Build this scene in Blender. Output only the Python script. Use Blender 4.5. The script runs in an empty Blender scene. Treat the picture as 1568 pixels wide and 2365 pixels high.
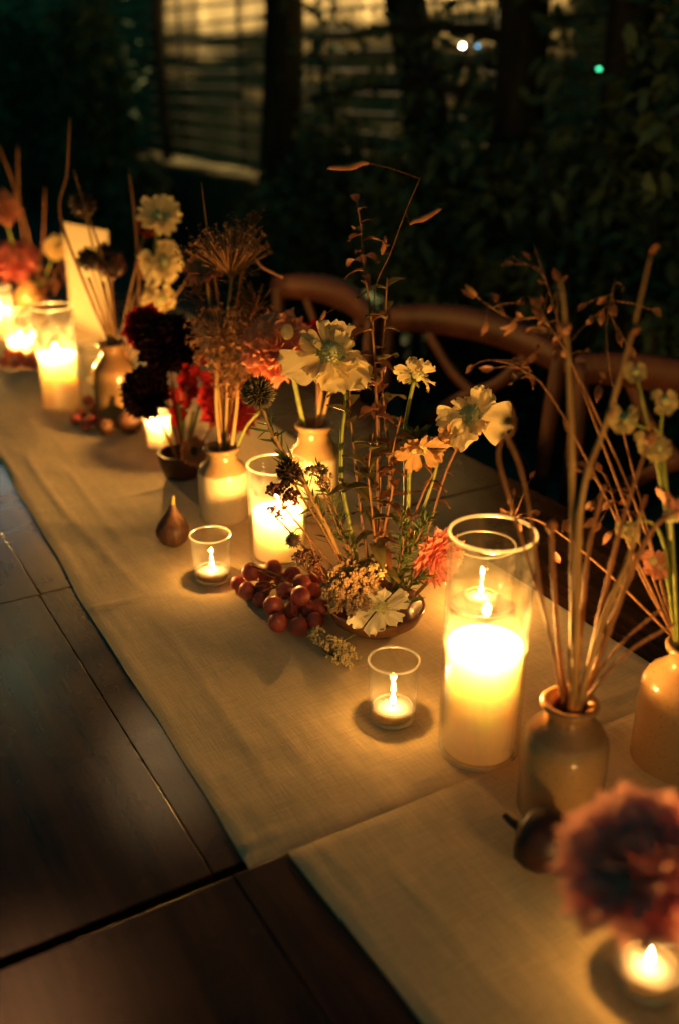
import bpy, bmesh, math, random
from mathutils import Vector, Matrix, noise

rng = random.Random(11)
S = bpy.context.scene
COL = S.collection

# ------------------------------------------------------------------ camera, world, exposure
F, CX, CY = 2299.0, 784.0, 1182.0            # focal length and centre in photograph pixels (1568 wide)
PITCH, YAW = math.radians(24.0), math.radians(30.0)
CAM = Vector((0, 0, 1.51))
FW = Vector((math.sin(YAW) * math.cos(PITCH), math.cos(YAW) * math.cos(PITCH), -math.sin(PITCH)))
RT = Vector((math.cos(YAW), -math.sin(YAW), 0))
UP = RT.cross(FW)
HV = Vector((math.sin(YAW), math.cos(YAW), 0))
cam = bpy.data.objects.new('camera', bpy.data.cameras.new('camera'))
COL.objects.link(cam)
cam.matrix_world = Matrix((RT, UP, -FW)).transposed().to_4x4()
cam.location = CAM
cam.data.sensor_fit = 'VERTICAL'
cam.data.sensor_height = 36.0
cam.data.lens = 36.0 * F / 2365.0
cam.data.clip_start = 0.05
cam.data.clip_end = 200
cam.data.dof.use_dof = True
cam.data.dof.focus_distance = 1.36
cam.data.dof.aperture_fstop = 2.1
cam.data.dof.aperture_blades = 0
S.camera = cam

W = bpy.data.worlds.new('World')
S.world = W
W.use_nodes = True
nt = W.node_tree
nt.nodes.clear()
sky = nt.nodes.new('ShaderNodeTexSky')
sky.sky_type = 'NISHITA'
sky.sun_disc = False
sky.sun_elevation = math.radians(1.0)
sky.sun_rotation = math.radians(200)
tint = nt.nodes.new('ShaderNodeMixRGB')
tint.blend_type = 'MULTIPLY'
tint.inputs[0].default_value = 1
tint.inputs[2].default_value = (0.05, 0.9, 0.95, 1)
bg = nt.nodes.new('ShaderNodeBackground')
bg.inputs[1].default_value = 0.036
wo = nt.nodes.new('ShaderNodeOutputWorld')
nt.links.new(sky.outputs[0], tint.inputs[1])
nt.links.new(tint.outputs[0], bg.inputs[0])
nt.links.new(bg.outputs[0], wo.inputs[0])

S.view_settings.view_transform = 'Standard'
S.view_settings.look = 'None'
S.view_settings.exposure = 1.27
S.view_settings.gamma = 1
S.view_settings.use_curve_mapping = False
cy = S.cycles
cy.max_bounces = 8
cy.diffuse_bounces = 6
cy.glossy_bounces = 4
cy.transmission_bounces = 4
cy.transparent_max_bounces = 24
cy.sample_clamp_indirect = 12.0
cy.caustics_reflective = False
cy.caustics_refractive = False
cy.use_denoising = True


# ------------------------------------------------------------------ where things stand
def ray(x, y): return FW + RT * ((x - CX) / F) - UP * ((y - CY) / F)
def at(x, y, z=0.75):
    r = ray(x, y)
    return CAM + r * ((z - CAM.z) / r.z)
def pz(x, y, Z): return CAM + ray(x, y) * Z
def vp(base, x, y, d=0.0):                  # on the upright plane through base, facing the camera, d metres farther back
    r = ray(x, y)
    return CAM + r * (((base - CAM).dot(HV) + d) / r.dot(HV))
def xp(x, y, X):                            # on the plane at world x = X (parallel to the garden wall)
    r = ray(x, y)
    return CAM + r * ((X - CAM.x) / r.x)
def m_per_px(p): return (p - CAM).dot(FW) / F


# ------------------------------------------------------------------ mesh and object helpers
class MB:
    def __init__(s): s.v, s.f = [], []
    def add(s, v, f):
        n = len(s.v)
        s.v += [Vector(p) for p in v]
        s.f += [tuple(i + n for i in q) for q in f]
    def tube(s, pts, rad, n=8, flat=None, cap=True):
        pts = [Vector(p) for p in pts]
        if not hasattr(rad, '__len__'): rad = [rad] * len(pts)
        if len(rad) == 2 and len(pts) != 2:
            rad = [rad[0] + (rad[1] - rad[0]) * i / (len(pts) - 1) for i in range(len(pts))]
        vs, prev = [], None
        for i, p in enumerate(pts):
            t = (pts[min(i + 1, len(pts) - 1)] - pts[max(i - 1, 0)]).normalized()
            if prev is None:
                a = Vector((0, 0, 1)) if abs(t.z) < 0.9 else Vector((1, 0, 0))
                u = t.cross(a).normalized()
            else:
                u = (prev - t * prev.dot(t)).normalized()
            prev = u
            w = t.cross(u)
            for k in range(n):
                a = 2 * math.pi * k / n
                vs.append(p + (u * math.cos(a) * (flat or 1) + w * math.sin(a)) * rad[i])
        fs = [(i * n + k, i * n + (k + 1) % n, (i + 1) * n + (k + 1) % n, (i + 1) * n + k)
              for i in range(len(pts) - 1) for k in range(n)]
        if cap:
            fs.append(tuple(range(n))[::-1])
            fs.append(tuple((len(pts) - 1) * n + k for k in range(n)))
        s.add(vs, fs)
    def lathe(s, prof, c=(0, 0, 0), n=40, wob=0.0):
        c = Vector(c)
        vs = []
        for r, z in prof:
            for k in range(n):
                a = 2 * math.pi * k / n
                q = 1 + wob * noise.noise(Vector((math.cos(a) * 1.3, math.sin(a) * 1.3, z * 20)))
                vs.append(c + Vector((r * q * math.cos(a), r * q * math.sin(a), z)))
        fs = [(i * n + k, i * n + (k + 1) % n, (i + 1) * n + (k + 1) % n, (i + 1) * n + k)
              for i in range(len(prof) - 1) for k in range(n)]
        s.add(vs, fs)
    def ball(s, c, r, nu=10, nv=7, sq=(1, 1, 1)):
        c = Vector(c)
        vs = [c + Vector((0, 0, r * sq[2]))]
        for j in range(1, nv):
            t = math.pi * j / nv
            for k in range(nu):
                a = 2 * math.pi * k / nu
                vs.append(c + Vector((r * sq[0] * math.sin(t) * math.cos(a), r * sq[1] * math.sin(t) * math.sin(a), r * sq[2] * math.cos(t))))
        vs.append(c - Vector((0, 0, r * sq[2])))
        fs = [(0, 1 + k, 1 + (k + 1) % nu) for k in range(nu)]
        for j in range(nv - 2):
            for k in range(nu):
                a, b = 1 + j * nu, 1 + (j + 1) * nu
                fs.append((a + k, b + k, b + (k + 1) % nu, a + (k + 1) % nu))
        a, l = 1 + (nv - 2) * nu, len(vs) - 1
        fs += [(a + (k + 1) % nu, a + k, l) for k in range(nu)]
        s.add(vs, fs)
    def box(s, lo, hi):
        x0, y0, z0 = lo; x1, y1, z1 = hi
        s.add([(x0, y0, z0), (x1, y0, z0), (x1, y1, z0), (x0, y1, z0), (x0, y0, z1), (x1, y0, z1), (x1, y1, z1), (x0, y1, z1)],
              [(3, 2, 1, 0), (4, 5, 6, 7), (0, 1, 5, 4), (1, 2, 6, 5), (2, 3, 7, 6), (3, 0, 4, 7)])
    def leaf(s, p, d, nrm, L, w, bend=0.25):
        """a small folded leaf: six faces along a bent midrib"""
        d = d.normalized()
        x = d.cross(nrm)
        if x.length < 1e-4: x = d.orthogonal()
        x.normalize()
        z = x.cross(d)
        vs = []
        for u, k in ((0, 0.06), (0.3, 0.85), (0.65, 0.9), (1, 0.02)):
            c = p + d * (L * u) - z * (bend * L * u * u)
            vs += [c + x * (w * k * 0.5) + z * (w * k * 0.18), c, c - x * (w * k * 0.5) + z * (w * k * 0.18)]
        fs = []
        for i in range(3):
            for j in range(2):
                a = i * 3 + j
                fs.append((a, a + 1, a + 4, a + 3))
        s.add(vs, fs)
    def mesh(s, name, origin=None, smooth=True):
        o = Vector(origin) if origin is not None else Vector((0, 0, 0))
        me = bpy.data.meshes.new(name)
        me.from_pydata([p - o for p in s.v], [], s.f)
        if smooth: me.polygons.foreach_set('use_smooth', [True] * len(me.polygons))
        me.update()
        return me
    def build(s, name, mat, parent=None, smooth=True, kind=None, bevel=0):
        me = s.mesh(name, wloc(parent) if parent else None, smooth)
        if bevel:
            bm = bmesh.new(); bm.from_mesh(me)
            bmesh.ops.bevel(bm, geom=list(bm.edges), offset=bevel, segments=2, affect='EDGES', profile=0.5)
            bm.to_mesh(me); bm.free()
        me.materials.append(mat)
        o = bpy.data.objects.new(name, me)
        COL.objects.link(o)
        if parent: o.parent = parent
        if kind: o['kind'] = kind
        return o

def wloc(o):
    p = Vector((0, 0, 0))
    while o:
        p = p + o.location
        o = o.parent
    return p
def tag(o, label, cat, group=None):
    o['label'] = label; o['category'] = cat
    if group: o['group'] = group
    return o
def thing(name, loc, label, cat, group=None):
    o = bpy.data.objects.new(name, None)
    o.empty_display_size = 0.02
    COL.objects.link(o)
    o.location = loc
    return tag(o, label, cat, group)
def inst(name, me, parent, M):
    o = bpy.data.objects.new(name, me)
    COL.objects.link(o)
    o.parent = parent
    o.matrix_basis = M
    return o
def basis(p, d, nrm, sx, sy, sz):
    d = d.normalized()
    x = d.cross(nrm)
    if x.length < 1e-4: x = d.orthogonal()
    x.normalize()
    z = x.cross(d)
    return Matrix(((x.x * sx, d.x * sy, z.x * sz, p.x), (x.y * sx, d.y * sy, z.y * sz, p.y), (x.z * sx, d.z * sy, z.z * sz, p.z), (0, 0, 0, 1)))
def smooth_path(pts, k=5):
    pts = [Vector(p) for p in pts]
    if len(pts) < 3: return pts
    q = [pts[0] * 2 - pts[1]] + pts + [pts[-1] * 2 - pts[-2]]
    out = []
    for i in range(1, len(q) - 2):
        for j in range(k):
            t = j / k
            a, b, c, d = q[i - 1], q[i], q[i + 1], q[i + 2]
            out.append(0.5 * ((2 * b) + (c - a) * t + (2 * a - 5 * b + 4 * c - d) * t * t + (3 * b - a - 3 * c + d) * t ** 3))
    out.append(pts[-1])
    return out
def rdir():
    while True:
        v = Vector((rng.uniform(-1, 1), rng.uniform(-1, 1), rng.uniform(-1, 1)))
        if 0.1 < v.length < 1: return v.normalized()


# ------------------------------------------------------------------ materials
def nodes(name):
    m = bpy.data.materials.new(name)
    m.use_nodes = True
    t = m.node_tree
    return m, t, t.nodes['Principled BSDF'], t.nodes['Material Output']
def ramp(t, fac, stops):
    r = t.nodes.new('ShaderNodeValToRGB')
    e = r.color_ramp.elements
    while len(e) < len(stops): e.new(0.5)
    for k, (p, c) in enumerate(stops):
        e[k].position = p; e[k].color = (*c, 1)
    t.links.new(fac, r.inputs[0])
    return r
def noise_tex(t, scale, detail=4, rough=0.55, vec=None, stretch=None):
    n = t.nodes.new('ShaderNodeTexNoise')
    n.inputs['Scale'].default_value = scale
    n.inputs['Detail'].default_value = detail
    n.inputs['Roughness'].default_value = rough
    tc = t.nodes.new('ShaderNodeTexCoord')
    if stretch:
        mp = t.nodes.new('ShaderNodeMapping')
        mp.inputs['Scale'].default_value = stretch
        t.links.new(tc.outputs['Object'], mp.inputs[0])
        t.links.new(mp.outputs[0], n.inputs[0])
    else:
        t.links.new(tc.outputs['Object'], n.inputs[0])
    return n
def bump(t, b, h, strength, dist):
    n = t.nodes.new('ShaderNodeBump')
    n.inputs['Strength'].default_value = strength
    n.inputs['Distance'].default_value = dist
    t.links.new(h, n.inputs['Height'])
    t.links.new(n.outputs[0], b.inputs['Normal'])
    return n
def matte(name, c1, c2, scale=30, rough=0.6, bmp=0.0, spec=0.3, stretch=None, trans=0.0, dist=0.002):
    m, t, b, out = nodes(name)
    n = noise_tex(t, scale, stretch=stretch)
    r = ramp(t, n.outputs[0], ((0.3, c1), (0.7, c2)))
    t.links.new(r.outputs[0], b.inputs['Base Color'])
    b.inputs['Roughness'].default_value = rough
    b.inputs['Specular IOR Level'].default_value = spec
    if bmp: bump(t, b, n.outputs[0], bmp, dist)
    if trans:
        tr = t.nodes.new('ShaderNodeBsdfTranslucent')
        t.links.new(r.outputs[0], tr.inputs[0])
        mx = t.nodes.new('ShaderNodeMixShader')
        mx.inputs[0].default_value = trans
        t.links.new(b.outputs[0], mx.inputs[1]); t.links.new(tr.outputs[0], mx.inputs[2])
        t.links.new(mx.outputs[0], out.inputs[0])
    return m

def make_linen():
    m, t, b, out = nodes('linen')
    big = noise_tex(t, 7, 5, 0.6)
    slub = noise_tex(t, 1.0, 3, 0.6, stretch=(30, 420, 60))
    slub2 = noise_tex(t, 1.0, 3, 0.6, stretch=(420, 30, 60))
    ad = t.nodes.new('ShaderNodeMath'); ad.operation = 'ADD'
    t.links.new(slub.outputs[0], ad.inputs[0]); t.links.new(slub2.outputs[0], ad.inputs[1])
    h = t.nodes.new('ShaderNodeMath'); h.operation = 'MULTIPLY_ADD'
    h.inputs[1].default_value = 0.5
    t.links.new(ad.outputs[0], h.inputs[0])
    sm = t.nodes.new('ShaderNodeMath'); sm.operation = 'MULTIPLY'; sm.inputs[1].default_value = 0.25
    t.links.new(big.outputs[0], sm.inputs[0]); t.links.new(sm.outputs[0], h.inputs[2])
    r = ramp(t, h.outputs[0], ((0.38, (0.47, 0.37, 0.20)), (0.82, (0.74, 0.58, 0.33))))
    t.links.new(r.outputs[0], b.inputs['Base Color'])
    b.inputs['Roughness'].default_value = 0.85
    b.inputs['Specular IOR Level'].default_value = 0.15
    b.inputs['Sheen Weight'].default_value = 0.15
    bump(t, b, h.outputs[0], 0.5, 0.0012)
    return m
def make_wood(name, c1, c2, rough, across=False):
    m, t, b, out = nodes(name)
    g = noise_tex(t, 1.0, 6, 0.6, stretch=(38, 2.2, 10))
    big = noise_tex(t, 5, 4, 0.6)
    mx = t.nodes.new('ShaderNodeMath'); mx.operation = 'MULTIPLY_ADD'; mx.inputs[1].default_value = 0.65
    sm = t.nodes.new('ShaderNodeMath'); sm.operation = 'MULTIPLY'; sm.inputs[1].default_value = 0.35
    t.links.new(big.outputs[0], sm.inputs[0])
    t.links.new(g.outputs[0], mx.inputs[0]); t.links.new(sm.outputs[0], mx.inputs[2])
    r = ramp(t, mx.outputs[0], ((0.35, c1), (0.65, c2)))
    t.links.new(r.outputs[0], b.inputs['Base Color'])
    rr = t.nodes.new('ShaderNodeMapRange')
    rr.inputs['To Min'].default_value = rough - 0.08; rr.inputs['To Max'].default_value = rough + 0.14
    t.links.new(big.outputs[0], rr.inputs[0]); t.links.new(rr.outputs[0], b.inputs['Roughness'])
    b.inputs['Specular IOR Level'].default_value = 0.28
    fine = noise_tex(t, 220, 3, 0.6)
    ad = t.nodes.new('ShaderNodeMath'); ad.operation = 'MULTIPLY_ADD'; ad.inputs[1].default_value = 0.6
    t.links.new(fine.outputs[0], ad.inputs[0]); t.links.new(mx.outputs[0], ad.inputs[2])
    bump(t, b, ad.outputs[0], 0.35, 0.0012)
    return m
def make_glass(name='clear_glass', tintc=(0.97, 0.97, 0.94), extra=1.0):
    m, t, b, out = nodes(name)
    t.nodes.remove(b)
    tr = t.nodes.new('ShaderNodeBsdfTransparent'); tr.inputs[0].default_value = (*tintc, 1)
    gl = t.nodes.new('ShaderNodeBsdfGlossy'); gl.inputs['Roughness'].default_value = 0.03
    lw = t.nodes.new('ShaderNodeLayerWeight'); lw.inputs['Blend'].default_value = 0.5
    pw = t.nodes.new('ShaderNodeMath'); pw.operation = 'POWER'; pw.inputs[1].default_value = 4.0
    fr = t.nodes.new('ShaderNodeMath'); fr.operation = 'MULTIPLY_ADD'; fr.inputs[1].default_value = 0.85; fr.inputs[2].default_value = 0.035
    t.links.new(lw.outputs['Facing'], pw.inputs[0]); t.links.new(pw.outputs[0], fr.inputs[0])
    mx = t.nodes.new('ShaderNodeMixShader')
    t.links.new(fr.outputs[0], mx.inputs[0]); t.links.new(tr.outputs[0], mx.inputs[1]); t.links.new(gl.outputs[0], mx.inputs[2])
    df = t.nodes.new('ShaderNodeBsdfTranslucent'); df.inputs[0].default_value = (0.9, 0.88, 0.8, 1)
    sm = noise_tex(t, 28, 5, 0.7)
    mr = t.nodes.new('ShaderNodeMapRange'); mr.inputs['From Min'].default_value = 0.42; mr.inputs['From Max'].default_value = 0.75
    mr.inputs['To Min'].default_value = 0.006; mr.inputs['To Max'].default_value = 0.055
    t.links.new(sm.outputs[0], mr.inputs[0])
    m2 = t.nodes.new('ShaderNodeMixShader')
    t.links.new(mr.outputs[0], m2.inputs[0]); t.links.new(mx.outputs[0], m2.inputs[1]); t.links.new(df.outputs[0], m2.inputs[2])
    t.links.new(m2.outputs[0], out.inputs[0])
    return m
def make_rim(name='glass_rim'):
    # the thick fused lip and foot of the glass: solid glass gathers and scatters the candle's light
    m, t, b, out = nodes(name)
    t.nodes.remove(b)
    tr = t.nodes.new('ShaderNodeBsdfTransparent'); tr.inputs[0].default_value = (0.95, 0.95, 0.9, 1)
    gl = t.nodes.new('ShaderNodeBsdfGlossy'); gl.inputs[0].default_value = (0.95, 0.92, 0.85, 1); gl.inputs['Roughness'].default_value = 0.28
    tl = t.nodes.new('ShaderNodeBsdfTranslucent'); tl.inputs[0].default_value = (0.95, 0.92, 0.85, 1)
    m1 = t.nodes.new('ShaderNodeMixShader'); m1.inputs[0].default_value = 0.45
    t.links.new(gl.outputs[0], m1.inputs[1]); t.links.new(tl.outputs[0], m1.inputs[2])
    mx = t.nodes.new('ShaderNodeMixShader'); mx.inputs[0].default_value = 0.7
    t.links.new(tr.outputs[0], mx.inputs[1]); t.links.new(m1.outputs[0], mx.inputs[2])
    t.links.new(mx.outputs[0], out.inputs[0])
    return m
def make_wax():
    # a waxy shell that lets the flame's light scatter down inside the candle and out through its side
    m, t, b, out = nodes('candle_wax')
    b.inputs['Base Color'].default_value = (0.97, 0.91, 0.82, 1)
    b.inputs['Roughness'].default_value = 0.45
    b.inputs['Subsurface Weight'].default_value = 1.0
    b.inputs['Subsurface Radius'].default_value = (1.0, 0.88, 0.74)
    b.inputs['Subsurface Scale'].default_value = 0.05
    tr = t.nodes.new('ShaderNodeBsdfTranslucent'); tr.inputs[0].default_value = (1.0, 0.84, 0.66, 1)
    mx = t.nodes.new('ShaderNodeMixShader'); mx.inputs[0].default_value = 0.45
    t.links.new(b.outputs[0], mx.inputs[1]); t.links.new(tr.outputs[0], mx.inputs[2])
    t.links.new(mx.outputs[0], out.inputs[0])
    return m
def make_flame():
    m, t, b, out = nodes('flame')
    t.nodes.remove(b)
    e = t.nodes.new('ShaderNodeEmission'); e.inputs[0].default_value = (1, 0.72, 0.34, 1); e.inputs[1].default_value = 22
    tr = t.nodes.new('ShaderNodeBsdfTransparent')
    ad = t.nodes.new('ShaderNodeAddShader')
    t.links.new(e.outputs[0], ad.inputs[0]); t.links.new(tr.outputs[0], ad.inputs[1]); t.links.new(ad.outputs[0], out.inputs[0])
    return m
def make_emit(name, c, s):
    m, t, b, out = nodes(name)
    b.inputs['Emission Color'].default_value = (*c, 1); b.inputs['Emission Strength'].default_value = s
    return m
def make_stoneware(name, top, bot, zsplit):
    m, t, b, out = nodes(name)
    tc = t.nodes.new('ShaderNodeTexCoord')
    sp = t.nodes.new('ShaderNodeSeparateXYZ')
    t.links.new(tc.outputs['Object'], sp.inputs[0])
    n = noise_tex(t, 60, 5, 0.65)
    a = t.nodes.new('ShaderNodeMath'); a.operation = 'MULTIPLY_ADD'; a.inputs[1].default_value = 0.004
    t.links.new(n.outputs[0], a.inputs[0]); t.links.new(sp.outputs[2], a.inputs[2])
    r = t.nodes.new('ShaderNodeMapRange')
    r.inputs['From Min'].default_value = zsplit; r.inputs['From Max'].default_value = zsplit + 0.004
    t.links.new(a.outputs[0], r.inputs[0])
    mx = t.nodes.new('ShaderNodeMixRGB')
    mx.inputs[1].default_value = (*bot, 1); mx.inputs[2].default_value = (*top, 1)
    t.links.new(r.outputs[0], mx.inputs[0])
    sp2 = noise_tex(t, 400, 2, 0.5)
    spk = ramp(t, sp2.outputs[0], ((0.62, (1, 1, 1)), (0.72, (0.55, 0.45, 0.35))))
    mu = t.nodes.new('ShaderNodeMixRGB'); mu.blend_type = 'MULTIPLY'; mu.inputs[0].default_value = 1
    t.links.new(mx.outputs[0], mu.inputs[1]); t.links.new(spk.outputs[0], mu.inputs[2])
    t.links.new(mu.outputs[0], b.inputs['Base Color'])
    b.inputs['Roughness'].default_value = 0.22
    b.inputs['Specular IOR Level'].default_value = 0.5
    bump(t, b, n.outputs[0], 0.25, 0.002)
    return m

LINEN = make_linen()
WOOD = make_wood('dark_table_wood', (0.010, 0.004, 0.002), (0.095, 0.036, 0.015), 0.23)
CHAIR = make_wood('chair_wood', (0.038, 0.012, 0.008), (0.105, 0.034, 0.019), 0.45)
GLASS, RIM, WAX, FLAME = make_glass(), make_rim(), make_wax(), make_flame()
WICK = matte('charred_wick', (0.01, 0.008, 0.006), (0.03, 0.02, 0.015))
TIN = matte('tealight_cup', (0.5, 0.42, 0.32), (0.62, 0.54, 0.42), rough=0.35, trans=0.8)
STONE = make_stoneware('stoneware_glaze', (0.30, 0.19, 0.09), (0.62, 0.52, 0.36), 0.092)
STONE4 = make_stoneware('brown_stoneware', (0.36, 0.215, 0.10), (0.44, 0.28, 0.14), 0.105)
STONE5 = make_stoneware('warm_brown_stoneware', (0.52, 0.26, 0.10), (0.60, 0.34, 0.15), 0.105)
STONE3 = make_stoneware('tall_stoneware_glaze', (0.32, 0.20, 0.09), (0.56, 0.44, 0.27), 0.118)
STONE2 = make_stoneware('ochre_stoneware', (0.27, 0.145, 0.055), (0.36, 0.21, 0.085), 0.125)
BOWL = matte('terracotta_glaze', (0.16, 0.065, 0.03), (0.25, 0.11, 0.05), 40, 0.25, 0.1, 0.5)
CUP = matte('dark_clay', (0.035, 0.014, 0.010), (0.075, 0.03, 0.02), 40, 0.4, 0.1)
CREAM = matte('cream_petal', (0.80, 0.64, 0.32), (0.92, 0.80, 0.48), 1.0, 0.6, 0.5, 0.2, trans=0.45, stretch=(15, 1.6, 1), dist=0.0012)
WHITE = matte('white_petal', (0.78, 0.72, 0.52), (0.88, 0.85, 0.68), 1.0, 0.6, 0.5, 0.2, trans=0.45, stretch=(15, 1.6, 1), dist=0.0012)
PEACH = matte('peach_petal', (0.82, 0.32, 0.18), (0.92, 0.48, 0.30), 1.0, 0.6, 0.5, 0.2, trans=0.3, stretch=(15, 1.6, 1), dist=0.0012)
PINK = matte('salmon_petal', (0.86, 0.34, 0.26), (0.94, 0.52, 0.40), 1.0, 0.6, 0.5, 0.2, trans=0.35, stretch=(15, 1.6, 1), dist=0.0012)
ROSE = matte('rose_petal', (0.46, 0.11, 0.10), (0.62, 0.20, 0.16), 1.0, 0.6, 0.5, 0.2, trans=0.25, stretch=(15, 1.6, 1), dist=0.0012)
DUSK = matte('dusky_rose_petal', (0.86, 0.44, 0.38), (0.96, 0.62, 0.54), 1.0, 0.6, 0.5, 0.2, trans=0.45, stretch=(15, 1.6, 1), dist=0.0012)
CRIMSON = matte('crimson_petal', (0.30, 0.012, 0.02), (0.50, 0.03, 0.04), 1.0, 0.6, 0.5, 0.2, trans=0.3, stretch=(15, 1.6, 1), dist=0.0012)
WINE = matte('dark_wine_petal', (0.010, 0.003, 0.004), (0.028, 0.006, 0.009), 60, 0.55, 0.1, 0.2, trans=0.1)
RED = matte('red_petal', (0.34, 0.010, 0.012), (0.52, 0.03, 0.025), 60, 0.5, 0.1, 0.3, trans=0.3)
TAN = matte('apricot_petal', (0.46, 0.25, 0.10), (0.60, 0.36, 0.16), 1.0, 0.6, 0.5, 0.2, trans=0.3, stretch=(15, 1.6, 1), dist=0.0012)
MAUVE = matte('dusty_pink_petal', (0.42, 0.16, 0.10), (0.58, 0.26, 0.16), 1.0, 0.6, 0.5, 0.2, trans=0.25, stretch=(15, 1.6, 1), dist=0.0012)
GREEN = matte('fresh_stem', (0.17, 0.20, 0.03), (0.30, 0.33, 0.06), 60, 0.45, 0.1, 0.35)
LEAFG = matte('needle_green', (0.045, 0.075, 0.02), (0.09, 0.13, 0.035), 60, 0.5, 0.1, 0.3, trans=0.15)
LEAFR = matte('bronze_leaf', (0.14, 0.05, 0.024), (0.30, 0.12, 0.05), 70, 0.5, 0.2, 0.35, trans=0.25)
LEAFO = matte('olive_leaf', (0.10, 0.085, 0.025), (0.20, 0.16, 0.05), 70, 0.5, 0.2, 0.35, trans=0.25)
STRAW = matte('straw_stem', (0.24, 0.13, 0.05), (0.54, 0.34, 0.14), 90, 0.65, 0.5, 0.25, stretch=(3, 3, 0.12))
BROWN = matte('dried_stem', (0.15, 0.065, 0.03), (0.36, 0.17, 0.075), 90, 0.65, 0.5, 0.25, stretch=(3, 3, 0.15))
SEED = matte('seed_husk', (0.28, 0.11, 0.045), (0.42, 0.18, 0.075), 90, 0.6, 0.2, 0.2, trans=0.2)
ALLIUM = matte('dried_allium', (0.30, 0.14, 0.07), (0.44, 0.23, 0.11), 90, 0.65, 0.1, 0.2, trans=0.2)
THISTLE = matte('thistle_grey', (0.10, 0.075, 0.04), (0.22, 0.17, 0.09), 200, 0.7)
DARKHEAD = matte('dark_seed_head', (0.03, 0.015, 0.01), (0.07, 0.035, 0.02), 200, 0.6)
YARROW = matte('yarrow_floret', (0.50, 0.36, 0.14), (0.74, 0.58, 0.27), 200, 0.8)
YARROWD = matte('dried_yarrow', (0.32, 0.19, 0.09), (0.52, 0.34, 0.17), 200, 0.8)
BERRY = matte('brown_berry', (0.10, 0.03, 0.015), (0.20, 0.07, 0.03), 90, 0.25, 0, 0.5)
PIN = matte('pincushion_floret', (0.36, 0.36, 0.14), (0.66, 0.62, 0.30), 300, 0.7)
FIGM = matte('fig_skin', (0.045, 0.018, 0.016), (0.19, 0.085, 0.04), 70, 0.5, 0.3, 0.3, stretch=(2.2, 2.2, 0.35))
FIGD = matte('dark_fig_skin', (0.035, 0.012, 0.014), (0.09, 0.03, 0.025), 25, 0.45, 0.2, 0.4)
FIGN = matte('fig_neck', (0.30, 0.24, 0.06), (0.42, 0.32, 0.09), 40, 0.5)
PAPER = matte('cream_card', (0.46, 0.38, 0.24), (0.54, 0.46, 0.31), 90, 0.8)
BARK = matte('dark_bark', (0.012, 0.012, 0.010), (0.035, 0.03, 0.024), 12, 0.9, 0.6, 0.1, stretch=(1, 1, 0.25), dist=0.02)
NIGHTLEAF = matte('garden_leaf', (0.03, 0.055, 0.035), (0.07, 0.11, 0.06), 8, 0.6, 0, 0.2)
GROUND = matte('dark_gravel', (0.06, 0.066, 0.06), (0.12, 0.12, 0.11), 18, 0.95, 0.8, 0.1, dist=0.02)
IRON = matte('black_iron', (0.008, 0.008, 0.008), (0.02, 0.018, 0.016), 40, 0.6)
def make_wall():
    m = matte('ochre_plaster', (0.34, 0.26, 0.14), (0.52, 0.42, 0.25), 3.5, 0.9, 0.4, 0.1, dist=0.01)
    return m
WALL = make_wall()
LEDGE = matte('mossy_stone', (0.03, 0.028, 0.018), (0.085, 0.075, 0.045), 9, 0.9, 0.4, 0.1, dist=0.01)
def make_grape():
    m, t, b, out = nodes('grape_skin')
    n = noise_tex(t, 45, 4, 0.6)
    r = ramp(t, n.outputs[0], ((0.3, (0.36, 0.035, 0.04)), (0.7, (0.60, 0.15, 0.10))))
    t.links.new(r.outputs[0], b.inputs['Base Color'])
    bl = noise_tex(t, 2.2, 5, 0.7)
    rr = t.nodes.new('ShaderNodeMapRange'); rr.inputs['From Min'].default_value = 0.35; rr.inputs['From Max'].default_value = 0.65
    rr.inputs['To Min'].default_value = 0.22; rr.inputs['To Max'].default_value = 0.6
    t.links.new(bl.outputs[0], rr.inputs[0]); t.links.new(rr.outputs[0], b.inputs['Roughness'])
    dust = ramp(t, bl.outputs[0], ((0.52, (0, 0, 0)), (0.72, (0.35, 0.35, 0.35))))
    dm = t.nodes.new('ShaderNodeMixRGB'); dm.inputs[2].default_value = (0.50, 0.30, 0.28, 1)
    t.links.new(dust.outputs[0], dm.inputs[0]); t.links.new(r.outputs[0], dm.inputs[1]); t.links.new(dm.outputs[0], b.inputs['Base Color'])
    b.inputs['Subsurface Weight'].default_value = 0.6
    b.inputs['Subsurface Radius'].default_value = (1, 0.25, 0.12)
    b.inputs['Subsurface Scale'].default_value = 0.008
    return m
GRAPE = make_grape()

# ------------------------------------------------------------------ ground, wall, ledge
mb = MB(); mb.add([(-60, -60, 0), (60, -60, 0), (60, 60, 0), (-60, 60, 0)], [(0, 1, 2, 3)])
g = mb.build('ground', GROUND); g['kind'] = 'structure'
XW = 3.62
mb = MB(); mb.box((XW, -4, -0.05), (XW + 0.25, 22, 4.4))
w = mb.build('garden_wall', WALL, smooth=False)
tag(w, 'ochre plastered garden wall glowing behind the dark trees', 'wall')
mb = MB(); mb.box((3.0, 6.4, -0.05), (XW - 0.003, 14, 0.80))
l = mb.build('stone_ledge', LEDGE, smooth=False, bevel=0.02)
tag(l, 'low mossy stone ledge at the foot of the lit wall', 'ledge')

tr = thing('iron_trellis', (3.47, 6, 0.85), 'black horizontal wire trellis in front of the lit garden wall', 'trellis')
for k in range(13):
    z = 0.90 + k * 0.118
    mb = MB(); pts = [Vector((3.47 + 0.004 * math.sin(y * 3 + k), y, z + 0.006 * math.sin(y * 1.7 + k * 2))) for y in [1.5 + 0.5 * j for j in range(27)]]
    mb.tube(pts, 0.013, 6); mb.build('rail', IRON, tr)
for y in (1.9, 2.75, 3.6, 4.45, 5.28, 6.1, 6.95, 7.55, 8.75, 9.3, 10.6, 12.0):
    mb = MB(); mb.tube([(3.49, y, 0.0), (3.49, y, 2.45)], 0.016, 6); mb.build('upright', IRON, tr)

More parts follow.
